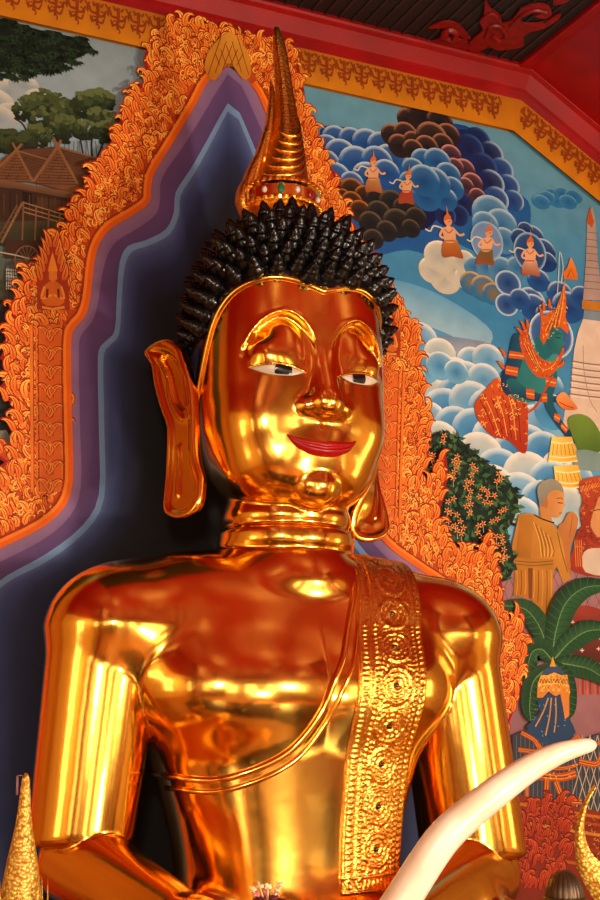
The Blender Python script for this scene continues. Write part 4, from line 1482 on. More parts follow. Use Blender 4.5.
# tiered yellow umbrella and hillock
um = Paint()
um.poly(M_(c6, [(520, 350), (545, 335), (575, 345), (600, 380), (610, 420), (560, 440), (535, 400)]), '5f7f34', smooth=4, grad=('86a048', -0.3, 1))
um.poly(M_(c6, [(540, 430), (570, 425), (610, 440), (610, 475), (540, 470)]), '8fa6a0', smooth=3)
um.poly(M_(c6, [(480, 392), (530, 392), (545, 455), (470, 455)]), 'e8b42e', grad=('f4d878', -1, 0.4))
um.poly(M_(c6, [(484, 465), (545, 462), (562, 525), (560, 520), (495, 520), (488, 500)]), 'e2a828', grad=('f4d878', -1, 0.4))
for y0, x0, x1 in ((405, 478, 533), (440, 474, 540), (452, 471, 544), (478, 488, 550), (505, 492, 556), (516, 495, 560)):
    um.stroke(M_(c6, [(x0, y0), ((x0 + x1) / 2, y0 + 4), (x1, y0)]), 1.4, 'fbeec0', smooth=4)
for k in range(6):
    um.stroke(M_(c6, [(484 + k * 9, 410), (481 + k * 11, 438)]), 0.8, 'b87a18')
    um.stroke(M_(c6, [(494 + k * 10, 482), (497 + k * 11, 503)]), 0.8, 'b87a18')
um.build('painted_umbrella', mur, 'painted yellow tiered umbrella')

# pink latticed ground
gr = Paint()
gr.poly(M_(c7, [(225, 470), (280, 400), (430, 420), (610, 400), (640, 700), (640, 1000), (560, 1700), (300, 1700), (230, 1100), (250, 700)]), 'b08486', grad=('8e5a5e', 0, -1))
for k in range(-10, 16):
    gr.stroke(M_(c7, [(200 + k * 42, 400), (360 + k * 42, 760)]), 0.8, '8a5560')
    gr.stroke(M_(c7, [(200 + k * 42, 760), (360 + k * 42, 400)]), 0.8, '8a5560')
gr.poly(M_(c7, [(450, 580), (520, 545), (600, 560), (640, 600), (640, 760), (470, 720), (440, 660)]), '5a2c20', smooth=3, grad=('a8483a', 0, 1))
for k in range(12):
    x_, y_ = c7(470 + (k * 53) % 150, 590 + (k * 31) % 130)
    gr.stroke([(x_ - 2, y_), (x_ + 2, y_)], 1.2, 'e8c8b0'); gr.stroke([(x_, y_ - 2), (x_, y_ + 2)], 1.2, 'e8c8b0')
for k in range(9):
    gr.stroke(M_(c7, [(520 + k * 14, 760), (522 + k * 14, 880)]), 2.4, 'b8381e' if k % 2 else 'd86a2a')
gr.build('painted_lattice_ground', mur)

# crowned kneeling person at the right edge
cp = Paint()
cp.poly(M_(c7, [(500, 330), (530, 250), (600, 270), (660, 300), (660, 430), (500, 420)]), 'a8422a', smooth=3)
cp.poly(M_(c7, [(540, 345), (600, 330), (660, 350), (660, 430), (545, 420)]), 'd8c4b0', smooth=3)
cp.poly(M_(c7, [(555, 180), (580, 140), (640, 130), (650, 280), (600, 290), (575, 270), (560, 230)]), 'd9a06a', smooth=3)
cp.poly(M_(c7, [(520, 90), (545, 70), (600, 60), (650, 60), (650, 150), (600, 135), (585, 170), (570, 210), (560, 260), (540, 270), (527, 200), (535, 150)]), 'a03a20', smooth=3, grad=('c8603a', 0, 1))
for k in range(10):
    cp.stroke(M_(c7, [(530 + k * 10, 120 - k * 3), (540 + k * 11, 95 - k * 2)]), 1.3, 'e89a4a')
cp.deck(M_(c7, [(520, 90), (545, 70), (640, 60), (640, 130), (585, 160), (560, 260), (540, 270), (527, 200)]), 45, 4, light='f0a860', dark='6e1e10')
cp.deck(M_(c7, [(500, 330), (530, 250), (600, 280), (640, 300), (640, 330), (540, 340)]), 30, 5, light='e8a060', dark='6e1e10')
cp.stroke(M_(c7, [(545, 290), (580, 320), (640, 330)]), 3, 'b8502a', smooth=3)
for k in range(4):
    cp.stroke(M_(c7, [(505 + k * 8, 300), (510 + k * 8, 400)]), 1.1, 'e8924a')
cp.stroke(M_(c7, [(575, 190), (600, 185)]), 1, '3a2018')
cp.build('painted_attendant', mur, 'person in a red headdress and white jacket at the edge')

# monk
mk = Paint()
SK = 'c88a50'
mk.poly(M_(c7, [(445, 250), (462, 235), (480, 200), (500, 195), (518, 220), (512, 262), (500, 300), (488, 340), (490, 430), (470, 450), (450, 400), (440, 320)]), SK, smooth=3, grad=('b8743a', 0, -1))
mk.stroke(M_(c7, [(497, 205), (492, 250), (484, 290)]), 0.9, '9a5a2c', smooth=3)
mk.poly(M_(c7, [(372, 110), (400, 85), (450, 95), (466, 128), (464, 150), (470, 172), (460, 180), (458, 200), (440, 216), (418, 210), (420, 235), (385, 225), (375, 190)]), SK, smooth=3, grad=('e0a466', 1, 0))
mk.poly(M_(c7, [(370, 150), (366, 105), (385, 80), (420, 70), (452, 88), (464, 122), (440, 112), (412, 120), (400, 145), (388, 178)]), '8f8878', smooth=3, grad=('a8a290', 0, 1))
mk.poly(M_(c7, [(388, 150), (402, 145), (404, 170), (394, 182)]), 'c07f42', smooth=3)
mk.stroke(M_(c7, [(442, 160), (460, 162)]), 1.1, '3a2418'); mk.stroke(M_(c7, [(438, 145), (452, 142), (462, 148)]), 0.8, '4a3020', smooth=3); mk.stroke(M_(c7, [(446, 200), (456, 198)]), 1.0, 'a0503a')
RO, ROd, ROl = 'b87826', '8a5218', 'cc9444'
mk.poly(M_(c7, [(296, 205), (330, 198), (360, 205), (400, 222), (436, 250), (458, 300), (476, 400), (492, 445), (462, 462), (438, 400), (425, 420), (424, 520), (428, 620), (415, 645), (380, 575), (340, 520), (275, 508), (280, 420), (264, 385), (272, 310)]), RO, grad=(ROl, 0.8, 0.6))
mk.poly(M_(c7, [(300, 206), (352, 206), (345, 300), (340, 372), (282, 368), (290, 280)]), 'c48a38', grad=('ac6e22', -1, -0.3))
mk.poly(M_(c7, [(280, 365), (350, 372), (424, 370), (426, 412), (350, 405), (282, 402)]), 'bc8434')
mk.poly(M_(c7, [(330, 405), (348, 405), (345, 520), (332, 518)]), ROd)
for k in range(8):
    mk.stroke(M_(c7, [(350 + k * 9, 232 + k * 8), (372 + k * 8, 300 + k * 6), (380 + k * 6, 362)]), 0.9, ROd if k % 2 else 'ecb860', smooth=3)
for k in range(9):
    mk.stroke(M_(c7, [(288 + k * 16, 412), (290 + k * 16, 470), (286 + k * 16, 505 + max(0, k - 3) * 14)]), 1.0, ROd if k % 2 else 'e0a040', smooth=3)
for y_ in (378, 390):
    mk.stroke(M_(c7, [(282, y_), (350, y_ + 6), (424, y_)]), 0.9, ROd, smooth=3)
mk.stroke(M_(c7, [(440, 270), (455, 340), (478, 420)]), 1.1, ROd, smooth=3)
mk.stroke(M_(c7, [(352, 205), (385, 222), (428, 236)]), 1.6, '3a2a20', smooth=3)
mk.build('painted_monk', mur, 'monk in orange robe with hands pressed together')

# flowering bush
bu = Paint()
outl_b = M_(cf, [(90, 110), (150, 65), (230, 60), (300, 110), (370, 170), (440, 230), (530, 320), (545, 390), (520, 470), (490, 520), (520, 600), (520, 700), (480, 745), (440, 700), (420, 560), (300, 640), (200, 560), (170, 440), (80, 320)])
bu.poly(outl_b, '24382a', smooth=3)
rg = random.Random(3)
for _ in range(900):
    x_, y_ = rg.uniform(80, 545), rg.uniform(60, 745)
    if not in_poly(outl_b, *cf(x_, y_)): continue
    a = rg.uniform(-2.6, 0.9)
    L = rg.uniform(26, 48)
    w_ = L * 0.24
    ca, sa = math.cos(a), math.sin(a)
    pts = [(0, 0), (L * .4, w_), (L, 0), (L * .4, -w_)]
    bu.poly(M_(cf, [(x_ + p * ca - q * sa, y_ + p * sa + q * ca) for p, q in pts]), rg.choice(['33563a', '4a7048', '16261e', '2a4a3c', '5a7d4a', '1c3026']))
    bu.off -= bu.step * 0.5
for x_, y_ in ((200, 75), (195, 100), (135, 160), (150, 165), (145, 185), (150, 215), (260, 170), (245, 190), (265, 195), (255, 215), (245, 240), (240, 270), (330, 210), (345, 230), (325, 255), (305, 285), (300, 310), (325, 290), (320, 330), (450, 250), (440, 285), (460, 275), (395, 330), (375, 320), (430, 350), (400, 350), (385, 380), (410, 385), (360, 355), (310, 360), (320, 390), (315, 430), (300, 400), (215, 380), (240, 365), (210, 420), (225, 430), (255, 440), (215, 470), (245, 490), (270, 470), (285, 500), (225, 500), (255, 510), (275, 525), (355, 490), (375, 480), (350, 520), (370, 545), (415, 470), (440, 460), (455, 425), (475, 415), (435, 540), (460, 540), (465, 565), (440, 580), (470, 600), (465, 630), (480, 635), (460, 650)):
    x0, y0 = cf(x_, y_)
    for k in range(5):
        a = 2 * PI * k / 5 + x_
        bu.stroke([(x0, y0), (x0 + 3.2 * math.cos(a), y0 + 3.2 * math.sin(a))], 1.7, 'e8843c', taper=0.5, col2='f2b878', lift=0.0)
    bu.off += 0.0001
    bu.stroke([(x0 - 1, y0), (x0 + 1, y0)], 1.8, 'b8441e', lift=0.00005)
    if y_ % 3 == 0: bu.stroke([(x0, y0 + 3), (x0 + 0.5, y0 + 9)], 0.6, 'c9b89a', lift=0.0)
bu.build('painted_bush', mur, 'dark green bush with small orange flowers')

# banana palm
bp = Paint()


def frond(line, w, c0, c1, n_=22):
    L = spline(line, 8)
    m_ = len(L)
    T = np.gradient(L, axis=0); T /= np.linalg.norm(T, axis=1)[:, None]
    Nn = np.stack([-T[:, 1], T[:, 0]], 1)
    t = np.linspace(0, 1, m_)
    ww = w * np.sin(PI * np.clip(t * 0.92 + 0.06, 0, 1)) ** 0.6
    for sg, c in ((1, c0), (-1, c1)):
        bp.strip(Ws(L), Ws(L + sg * Nn * ww[:, None]), c, '2f5a34' if sg > 0 else '1f4028')
    bp.stroke(L, 1.6, '7a9860', taper=0.6)
    for i in range(3, m_ - 2, 2):
        for sg in (1, -1):
            q = L[i] + sg * Nn[i] * ww[i] * 0.95 + T[i] * ww[i] * 0.35
            bp.stroke([L[i], q], 0.6, '1f4428' if sg > 0 else '4f7a48', lift=0.0)
    bp.off += 0.0002


frond(M_(c7, [(405, 745), (380, 640), (320, 560), (225, 545)]), 11, '3a5e3c', '355c38')
frond(M_(c7, [(420, 740), (435, 640), (470, 540), (540, 480), (640, 470)]), 13, '3a6a40', '2f5c38')
frond(M_(c7, [(430, 745), (490, 680), (560, 640), (650, 640)]), 12, '2f5a36', '3d6c42')
frond(M_(c7, [(420, 750), (380, 710), (340, 730), (320, 830)]), 12, '2a5032', '386238')
frond(M_(c7, [(430, 760), (500, 770), (570, 790), (650, 850)]), 11, '2f5634', '3a6840')
frond(M_(c7, [(425, 760), (470, 820), (480, 920), (470, 980)]), 9, '2a4c30', '335a36')
frond(M_(c7, [(415, 770), (350, 830), (335, 920), (340, 980)]), 9, '284a2e', '315834')
bp.build('painted_banana_palm', mur, 'painted banana palm with broad green fronds')

# armoured guardian in blue and gold
gd = Paint()
GO, GOd = 'd08a2e', '8e3e18'
gd.poly(M_(c8, [(250, 330), (300, 310), (350, 330), (420, 330), (480, 350), (560, 320), (600, 330), (600, 610), (470, 600), (350, 570), (260, 560)]), '4a4a52')
for k in range(22):
    gd.stroke(M_(c8, [(265 + k * 15, 330), (262 + k * 15, 600)]), 0.7, '787a80')
for k in range(7):
    gd.stroke(M_(c8, [(440 + k * 26, 330), (520 + k * 26, 600)]), 1.0, 'c9b49a')
    gd.stroke(M_(c8, [(440 + k * 26, 600), (520 + k * 26, 330)]), 1.0, 'c9b49a')
gd.poly(M_(c8, [(340, 190), (445, 190), (440, 260), (470, 320), (400, 370), (330, 340), (300, 300), (345, 250)]), '35506e', smooth=2)
for a, b in (((375, 200), (330, 300)), ((400, 200), (395, 320)), ((385, 200), (365, 330))):
    gd.stroke(M_(c8, [a, ((a[0] + b[0]) / 2 + 4, (a[1] + b[1]) / 2), b]), 1.6, 'd09a48', smooth=3)
gd.poly(M_(c8, [(415, 180), (447, 180), (447, 262), (432, 275), (425, 230)]), 'd98a3a')
gd.poly(M_(c8, [(335, 200), (338, 150), (350, 120), (370, 122), (395, 112), (420, 122), (440, 120), (450, 180), (445, 205), (428, 180), (400, 195), (375, 178), (355, 200)]), 'd4832a', grad=('eab050', 0, 1))
gd.poly(M_(c8, [(352, 122), (366, 98), (390, 88), (418, 98), (430, 122), (395, 112)]), '4a5a78', smooth=2)
gd.poly(M_(c8, [(380, 92), (390, 56), (400, 92)]), 'e0a03a')
for k in range(9):
    gd.stroke(M_(c8, [(345 + k * 11, 150), (350 + k * 11, 135), (356 + k * 11, 150)]), 0.9, '8e3a14', smooth=3)
gd.stroke(M_(c8, [(338, 160), (390, 150), (447, 160)]), 1.6, 'f2c468', smooth=3)
for st_, w_ in (([(280, 320), (330, 350), (370, 400), (420, 380), (480, 330)], 5), ([(270, 380), (340, 385), (330, 350)], 5), ([(340, 470), (420, 475), (470, 462)], 9), ([(330, 440), (420, 445), (475, 432)], 4), ([(370, 480), (365, 570)], 7), ([(400, 490), (430, 550), (490, 560)], 7), ([(345, 590), (420, 600), (470, 585)], 10), ([(480, 420), (540, 430), (560, 400)], 7), ([(480, 340), (540, 360), (580, 330)], 4), ([(300, 560), (300, 400)], 5)):
    gd.stroke(M_(c8, st_), w_, 'b8561e', smooth=4)
    gd.stroke(M_(c8, st_), w_ * 0.55, 'dc8a34', smooth=4)
    gd.stroke(M_(c8, st_), w_ * 0.16, '8e3414', smooth=4)
gd.deck(M_(c8, [(335, 200), (338, 150), (370, 122), (440, 120), (450, 180), (428, 180), (375, 178)]), 40, 6, light='ffe09a', dark='8e4414', r=1.2, w=0.7)
gd.deck(M_(c8, [(340, 200), (440, 210), (465, 310), (400, 365), (310, 310)]), 30, 7, light='8fa8c0', dark='22364e', r=1.0, w=0.7)
gd.deck(M_(c8, [(330, 430), (475, 430), (475, 480), (330, 480)]), 30, 8, light='ffd078', r=1.1, w=0.7)
gd.build('painted_guardian', mur, 'guardian figure in blue and gold armour with a golden crown')

# gilded dado with flames at the foot of the wall
fo = Paint()
fo.poly([(496, 790), (640, 820), (650, 1000), (496, 1000)], '9a3c1a', grad=('6e2818', 0, -1))
for i, y_ in enumerate((808, 816, 826, 842, 858)):
    fo.stroke([(520, y_ - 4), (640, y_ + 16)], 3.2, ('c8762a', 'b0501e', 'd08a34', 'a0441c', 'b8601f')[i])
for k in range(26):
    x_ = 522 + k * 4.6
    fo.stroke([(x_, 818 + k * .8), (x_ + 1.6, 813 + k * .8), (x_ + 3.2, 818 + k * .8)], 0.9, '7e2a12', smooth=3)
rg = random.Random(9)
for k in range(260):
    x_, y_ = rg.uniform(508, 568), rg.uniform(790, 890)
    if y_ < 800 + max(0, (566 - x_ - 20)) * 0.6: continue
    fo.leaf(W((x_, y_)), 1.2 + rg.uniform(-.35, .35), rg.uniform(.05, .10), rg.uniform(.007, .012), rg.choice([-1, 1]) * 1.8, dark='7a1a10', c0='a8381a', c1='d8682c')
fo.deck([(570, 815), (640, 826), (640, 880), (575, 870)], 120, 9, light='e8a048', dark='7a2a12')
fo.build('painted_flames', mur, 'red and orange flame scrolls on the gilded dado')

# ------------------------------------------------ left-hand mural
Paint.top = 0.0005
ml = empty('mural', (-0.9, WALL_Y, 2.5), 'painted mural of a thatched stilt house, trees and overhanging branch, left of the arch', 'mural')
sk = Paint()
band_sky(sk, -1.72, APEX[0], [(zt, '98a8b0'), (4.6, 'a0b0b8'), (4.3, '9fb6c2'), (3.9, '7f96a0'), (3.5, '5a5a48'), (3.1, '3c3428'), (2.2, '2c2822'), (0.01, '201e1e')])
sk.build('painted_sky', ml)


def c1(x, y): return (x * 0.4, y * 0.4)
def ch(x, y): return (x * 120 / 491, 100 + y * 120 / 491)


ck = Paint()
for x, y, r in ((20, 230, 45), (60, 215, 40), (-20, 260, 60), (100, 250, 40), (30, 285, 40), (150, 300, 30), (0, 300, 50)):
    ck.lobe(*c1(x, y), r * 0.4, r * 0.28, body='a9b4b8', rim='d8d4c8', core='9aaab4', rw=0.4)
ck.build('painted_pale_cloud', ml)
tr = Paint()
rg = random.Random(2)


def crown(cx, cy, rx, ry, n_, cols):
    clumps = [(cx + rx * 0.75 * math.cos(a), cy + ry * 0.7 * math.sin(a)) for a in (rg.uniform(0, 6.28) for _ in range(9))] + [(cx, cy)]
    clumps.sort(key=lambda p: p[1])
    for qx, qy in clumps:
        R_ = rg.uniform(0.38, 0.55)
        dots = []
        for k in range(n_):
            a = rg.uniform(0, 2 * PI); q = rg.random() ** 0.5
            dots.append((qx + rx * R_ * q * math.cos(a), qy + ry * R_ * q * math.sin(a), -math.sin(a) * q))
        dots.sort(key=lambda p: p[2] + rg.uniform(-.4, .4))
        for x, y, u_ in dots:
            c = cols[int(np.clip((u_ * 0.5 + 0.5) * len(cols) + rg.uniform(-.8, .8), 0, len(cols) - 1))]
            tr.lobe(x, y, rg.uniform(2.2, 4.2), rg.uniform(1.8, 3.0), body=c, rim=c, core=c, rw=0.5, n_=7)
            tr.off -= tr.step * 0.8


for pts in ([(30, 160), (28, 130), (34, 112)], [(40, 160), (44, 128), (52, 112)], [(34, 150), (24, 126), (14, 118)], [(92, 165), (92, 138), (100, 122)], [(84, 160), (80, 138), (76, 124)], [(96, 160), (108, 132)]):
    tr.stroke(pts, 2.0, '4a3a2c', smooth=4)
crown(45, 120, 30, 26, 60, ['25301f', '2e3b25', '3c4a2c', '52603a', '6a7448'])
crown(98, 118, 27, 24, 60, ['25301f', '2e3b25', '3c4a2c', '52603a', '727c50'])
crown(8, 136, 26, 15, 40, ['222c1e', '2c3822', '3c4828', '4c5834'])
for k in range(26):
    x_ = 5 + k * 4.2
    tr.stroke([(x_, 168), (x_ + rg.uniform(-3, 3), 142)], 0.7, '4c3e2e')
tr.build('painted_trees', ml, 'painted dark green tree crowns behind the house')
br = Paint()
rg = random.Random(8)
br.stroke([(-40, 34), (0, 44), (40, 52), (80, 52)], 2.0, '2a2a1e', smooth=4)
reg = [(-60, 15), (0, 16), (40, 28), (90, 38), (97, 50), (84, 62), (60, 70), (42, 72), (20, 78), (0, 76), (-60, 80)]
br.poly([(-60, 20), (0, 20), (40, 30), (84, 40), (90, 50), (78, 58), (56, 66), (40, 68), (20, 72), (0, 72), (-60, 76)], '1c281e', smooth=3)
for _ in range(420):
    x_, y_ = rg.uniform(-55, 96), rg.uniform(16, 78)
    if not in_poly(reg, x_, y_): continue
    c = rg.choice(['1f2e20', '27392a', '304632', '34492f', '182419'])
    for k in range(5):
        a = 0.5 + k * 0.62 + rg.uniform(-.15, .15)
        L = rg.uniform(5.5, 8)
        ca, sa = math.cos(a), math.sin(a)
        br.poly([(x_ + p * ca - q * sa, y_ + p * sa + q * ca) for p, q in ((0, 0), (L * .45, L * .2), (L, 0), (L * .45, -L * .2))], c)
        br.off -= br.step
    br.off += br.step * 0.25
br.build('painted_branch', ml, 'leafy branch hanging in the upper corner')

ho = Paint()
B1, B2, B3, B4 = '6e4a30', '83593a', '4a3022', '936a48'
ho.poly(M_(ch, [(-60, 380), (20, 390), (30, 460), (-60, 470)]), '7f8a52')
ho.poly(M_(ch, [(-60, 350), (300, 390), (300, 480), (240, 520), (-60, 520)]), B3)
ho.poly(M_(ch, [(-60, 500), (270, 490), (270, 580), (-60, 600)]), '3a3626', grad=('5a5236', 0, 1))
ho.poly(M_(ch, [(80, 205), (235, 190), (460, 255), (330, 390), (130, 340)]), B1)
ho.poly(M_(ch, [(70, 205), (200, 245), (130, 340), (-5, 325)]), B1)
ho.poly(M_(ch, [(-60, 290), (62, 205), (132, 335), (-60, 330)]), B2)
ho.poly(M_(ch, [(235, 190), (135, 335), (330, 385), (320, 340)]), B2)
for k in range(12):
    y_ = 210 + k * 12
    ho.stroke(M_(ch, [(max(65 - k * 9, -20), y_ + 4), (72 + k * 5, y_ + 6)]), 0.7, B3)
    ho.stroke(M_(ch, [(235 - k * 8, y_), (240 + k * 7, y_ + 4)]), 0.7, B3)
    ho.stroke(M_(ch, [(250 + k * 8, y_ - 4), (430 - k * 8, y_ + 44 - k * 2)]), 0.7, '573a26')
    ho.stroke(M_(ch, [(84 + k * 6, y_), (190 - k * 4, y_ + 26)]), 0.6, '573a26')
for k in range(40):
    x_ = (k * 71) % 300 - 20; y_ = 230 + (k * 37) % 110
    ho.stroke(M_(ch, [(x_, y_), (x_ + 1, y_ + 11)]), 0.7, B3, lift=0.0)
ho.poly(M_(ch, [(-60, 320), (60, 335), (300, 380), (290, 405), (60, 362), (-60, 350)]), '8a6448', grad=('6a4832', 0, -1))
for pts, w_ in (([(90, 180), (62, 210), (-50, 320)], 2.6), ([(50, 175), (70, 212), (135, 335)], 2.2), ([(250, 165), (232, 195), (138, 332)], 2.8), ([(218, 155), (240, 200), (318, 345)], 2.6), ([(68, 208), (200, 246)], 1.8), ([(236, 192), (430, 250)], 2.0)):
    ho.stroke(M_(ch, pts), w_, B4)
ho.poly(M_(ch, [(92, 375), (130, 382), (130, 440), (92, 430)]), '2c1c14')
ho.poly(M_(ch, [(150, 395), (270, 415), (270, 460), (150, 440)]), '5d4028')
for k in range(12):
    ho.stroke(M_(ch, [(-10 + k * 26, 380 + k * 2), (-10 + k * 26, 470 + k)]), 1.0, '6b4a30' if k % 2 else '38261a')
for y0, y1 in ((420, 470), (440, 488), (458, 505)):
    ho.stroke(M_(ch, [(95, y0), (262, y1)]), 1.3, 'a07a54')
for x_ in (96, 148, 200, 245):
    ho.stroke(M_(ch, [(x_, 415 + (x_ - 96) * .3), (x_ - 6, 580)]), 1.6, '8a6444')
ho.stroke(M_(ch, [(92, 420), (5, 585)]), 2.2, '94704c'); ho.stroke(M_(ch, [(70, 430), (-15, 580)]), 1.6, '7c5a3c')
for k in range(7):
    ho.stroke(M_(ch, [(88 - k * 12, 445 + k * 20), (62 - k * 12, 440 + k * 20)]), 1.0, '7c5a3c')
ho.poly(M_(ch, [(20, 575), (250, 575), (250, 640), (20, 650)]), '4e3322')
for k in range(16):
    a = PI * k / 8
    ho.stroke([ch(110, 655), ch(110 + 48 * math.cos(a), 655 + 55 * math.sin(a))], 0.7, '8a6848', lift=0.0)
ho.stroke([ch(110 + 50 * math.cos(PI * k / 12), 655 + 57 * math.sin(PI * k / 12)) for k in range(25)], 1.3, '8a6848')
ho.stroke(M_(ch, [(-20, 620), (60, 635), (120, 650)]), 1.4, 'b8a890')
ho.poly(M_(ch, [(25, 690), (70, 695), (68, 780), (24, 775)]), 'c9c6bc')
for k in range(6):
    ho.stroke(M_(ch, [(25, 702 + k * 13), (70, 706 + k * 13)]), 0.8, '4a4640', lift=0.0)
    ho.stroke(M_(ch, [(30 + k * 7, 692), (30 + k * 7, 778)]), 0.8, '4a4640', lift=0.0)
ho.poly([(-30, 300), (20, 300), (14, 350), (10, 420), (-30, 440)], '34302c')
ho.poly([(-10, 432), (6, 430), (12, 442), (4, 452), (-10, 450)], '8a8478')
ho.build('painted_house', ml, 'painted thatched stilt house with stairs and cart wheel')

# ------------------------------------------------ arch around the statue
fr_top = Paint.most + 0.0004
Paint.top = Paint.most + 0.002
ar = empty('arch_border', (APEX[0], WALL_Y, 2.6), 'flame-patterned orange pointed arch with purple and blue lines, framing the statue', 'arch')
PLANE[0] = WALL_Y - Paint.top - 0.004
A_ = Ws([(228, 66), (208, 82), (196, 104), (176, 138), (155, 172), (151, 188), (149, 203), (132, 216), (112, 228), (100, 243), (94, 264), (90, 300), (84, 318), (74, 330), (71, 348), (72, 420), (73, 480), (64, 508), (40, 529), (0, 549), (-36, 568), (-54, 600), (-60, 680), (-62, 960), (-62, 1082)])
B_ = Ws([(228, 74), (214, 96), (200, 120), (182, 148), (162, 178), (160, 200), (156, 214), (138, 228), (118, 240), (108, 254), (102, 276), (98, 304), (92, 322), (82, 334), (79, 350), (80, 420), (81, 486), (70, 516), (44, 539), (4, 560), (-28, 576), (-45, 606), (-51, 684), (-53, 960), (-53, 1082)])
C_ = Ws([(228, 103), (217, 122), (204, 146), (190, 170), (176, 192), (174, 212), (166, 229), (146, 240), (128, 246), (120, 262), (117, 296), (115, 330), (107, 340), (99, 350), (98, 376), (99, 430), (99, 494), (82, 526), (46, 554), (8, 575), (-14, 594), (-26, 622), (-31, 690), (-33, 960), (-33, 1082)])
D_ = Ws([(228, 111), (219, 128), (208, 149), (194, 174), (181, 195), (179, 215), (170, 234), (150, 245), (133, 251), (125, 266), (122, 297), (119.5, 333), (111, 344), (104.5, 353), (103.5, 376), (104.5, 430), (104.5, 497), (86, 531), (48, 561), (11, 580), (-9, 599), (-20, 626), (-25, 693), (-27, 960), (-27, 1082)])


def sm(L): return spline(L, 3)


A_, B_, C_, D_ = [sm(L) for L in (A_, B_, C_, D_)]


def full(L): return np.vstack([L[::-1], np.array(mir(L))[1:]])


ni = Paint()
cen = np.array([APEX[0], W((228, 420))[1]])


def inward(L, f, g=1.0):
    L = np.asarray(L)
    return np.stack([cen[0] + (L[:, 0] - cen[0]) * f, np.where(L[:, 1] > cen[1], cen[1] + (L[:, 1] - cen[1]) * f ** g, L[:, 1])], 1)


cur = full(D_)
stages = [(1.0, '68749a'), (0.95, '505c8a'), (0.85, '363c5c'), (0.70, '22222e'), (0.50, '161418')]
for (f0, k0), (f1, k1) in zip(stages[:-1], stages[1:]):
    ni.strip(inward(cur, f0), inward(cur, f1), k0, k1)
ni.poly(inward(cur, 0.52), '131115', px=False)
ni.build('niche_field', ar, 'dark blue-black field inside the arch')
for nm, o1, o2, k1, k2, off, lb in (('light_line', C_, D_, '86a4c8', '7f9cc4', 0.0135, 'light blue line'), ('purple_band', B_, C_, '785a86', '6a5484', 0.0145, 'dark purple band'), ('lilac_line', A_, B_, 'a07f9c', '94749c', 0.0155, 'lilac line')):
    p_ = Paint()
    p_.strip(full(o1), full(o2), k1, k2)
    p_.build(nm, ar, lb)

# orange flame band: outer outline of the left side, and the right side as seen
OUT_L = [(146, 50), (143, 60), (147, 72), (141, 84), (132, 90), (131, 100), (123, 106), (120, 122), (114, 134), (108, 148), (106, 158), (97, 162), (92, 172), (86, 178), (84, 190), (74, 200), (70, 208), (66, 224), (60, 236), (55, 232), (52, 240), (46, 256), (38, 258), (34, 268), (22, 272), (22, 284), (13, 290), (18, 300), (8, 302), (12, 318), (7, 332), (6, 346), (0, 358), (7, 366), (7, 378), (-1, 388), (10, 398), (14, 410), (7, 418), (15, 432), (9, 446), (-6, 440), (-10, 452), (4, 462), (-6, 474), (-20, 466), (-40, 470), (-60, 500), (-75, 480), (-80, 540), (-120, 560), (-150, 640), (-190, 700), (-210, 960), (-210, 1082)]
OUT_R = [(302, 81), (305, 92), (304, 106), (312, 118), (318, 128), (320, 140), (328, 152), (331, 166), (338, 178), (338, 190), (346, 204), (348, 216), (356, 226), (360, 240), (370, 250), (376, 264), (384, 280), (388, 286), (394, 296), (402, 304), (406, 318), (418, 324), (420, 334), (415, 348), (423, 356), (419, 372), (427, 384), (424, 398), (434, 416), (433, 422), (424, 426), (430, 440), (425, 446), (430, 458), (424, 468), (422, 480), (434, 476), (440, 462), (446, 450), (448, 470), (446, 490), (441, 508), (440, 520), (448, 536), (462, 552), (472, 552), (480, 553), (486, 544), (490, 533), (494, 548), (498, 560), (500, 575), (504, 590), (503, 606), (506, 622), (512, 628), (518, 618), (521, 606), (525, 622), (522, 634), (528, 646), (526, 656), (524, 664), (522, 684), (518, 700), (507, 730), (504, 800), (502, 960), (502, 1070)]
PLANE[0] = WALL_Y - Paint.top - 0.003
wl, wr = Ws(OUT_L), Ws(OUT_R)
inner_l, inner_r = A_, np.array(mir(A_))
ob = Paint()
topz = Z_FT - 0.005
poly_l = wl + [tuple(p) for p in inner_l[::-1]] + [(APEX[0], topz), W((168, 34))[:1] + (topz,)]
poly_r = wr + [tuple(p) for p in inner_r[::-1]] + [(APEX[0], topz), (W((296, 70))[0], topz)]
ob.poly(poly_l, 'a8181a', px=False)
ob.poly(poly_r, 'a8181a', px=False)


def shrink(P, c, d):
    """move an outline inward from the red edge (towards the inner line)"""
    P = np.asarray(P)
    T = np.gradient(P, axis=0); T /= np.linalg.norm(T, axis=1)[:, None] + 1e-9
    return P + np.stack([T[:, 1] * c, -T[:, 0] * c], 1) * d


pl2 = [tuple(p) for p in shrink(wl, -1, 0.018)] + [tuple(p) for p in inner_l[::-1]] + [(APEX[0], topz), (W((172, 34))[0], topz)]
pr2 = [tuple(p) for p in shrink(wr, 1, 0.018)] + [tuple(p) for p in inner_r[::-1]] + [(APEX[0], topz), (W((292, 70))[0], topz)]
ob.poly(pl2, 'c85a1c', px=False)
ob.poly(pr2, 'c85a1c', px=False)
obase = ob.off + 0.0003
rg = random.Random(21)


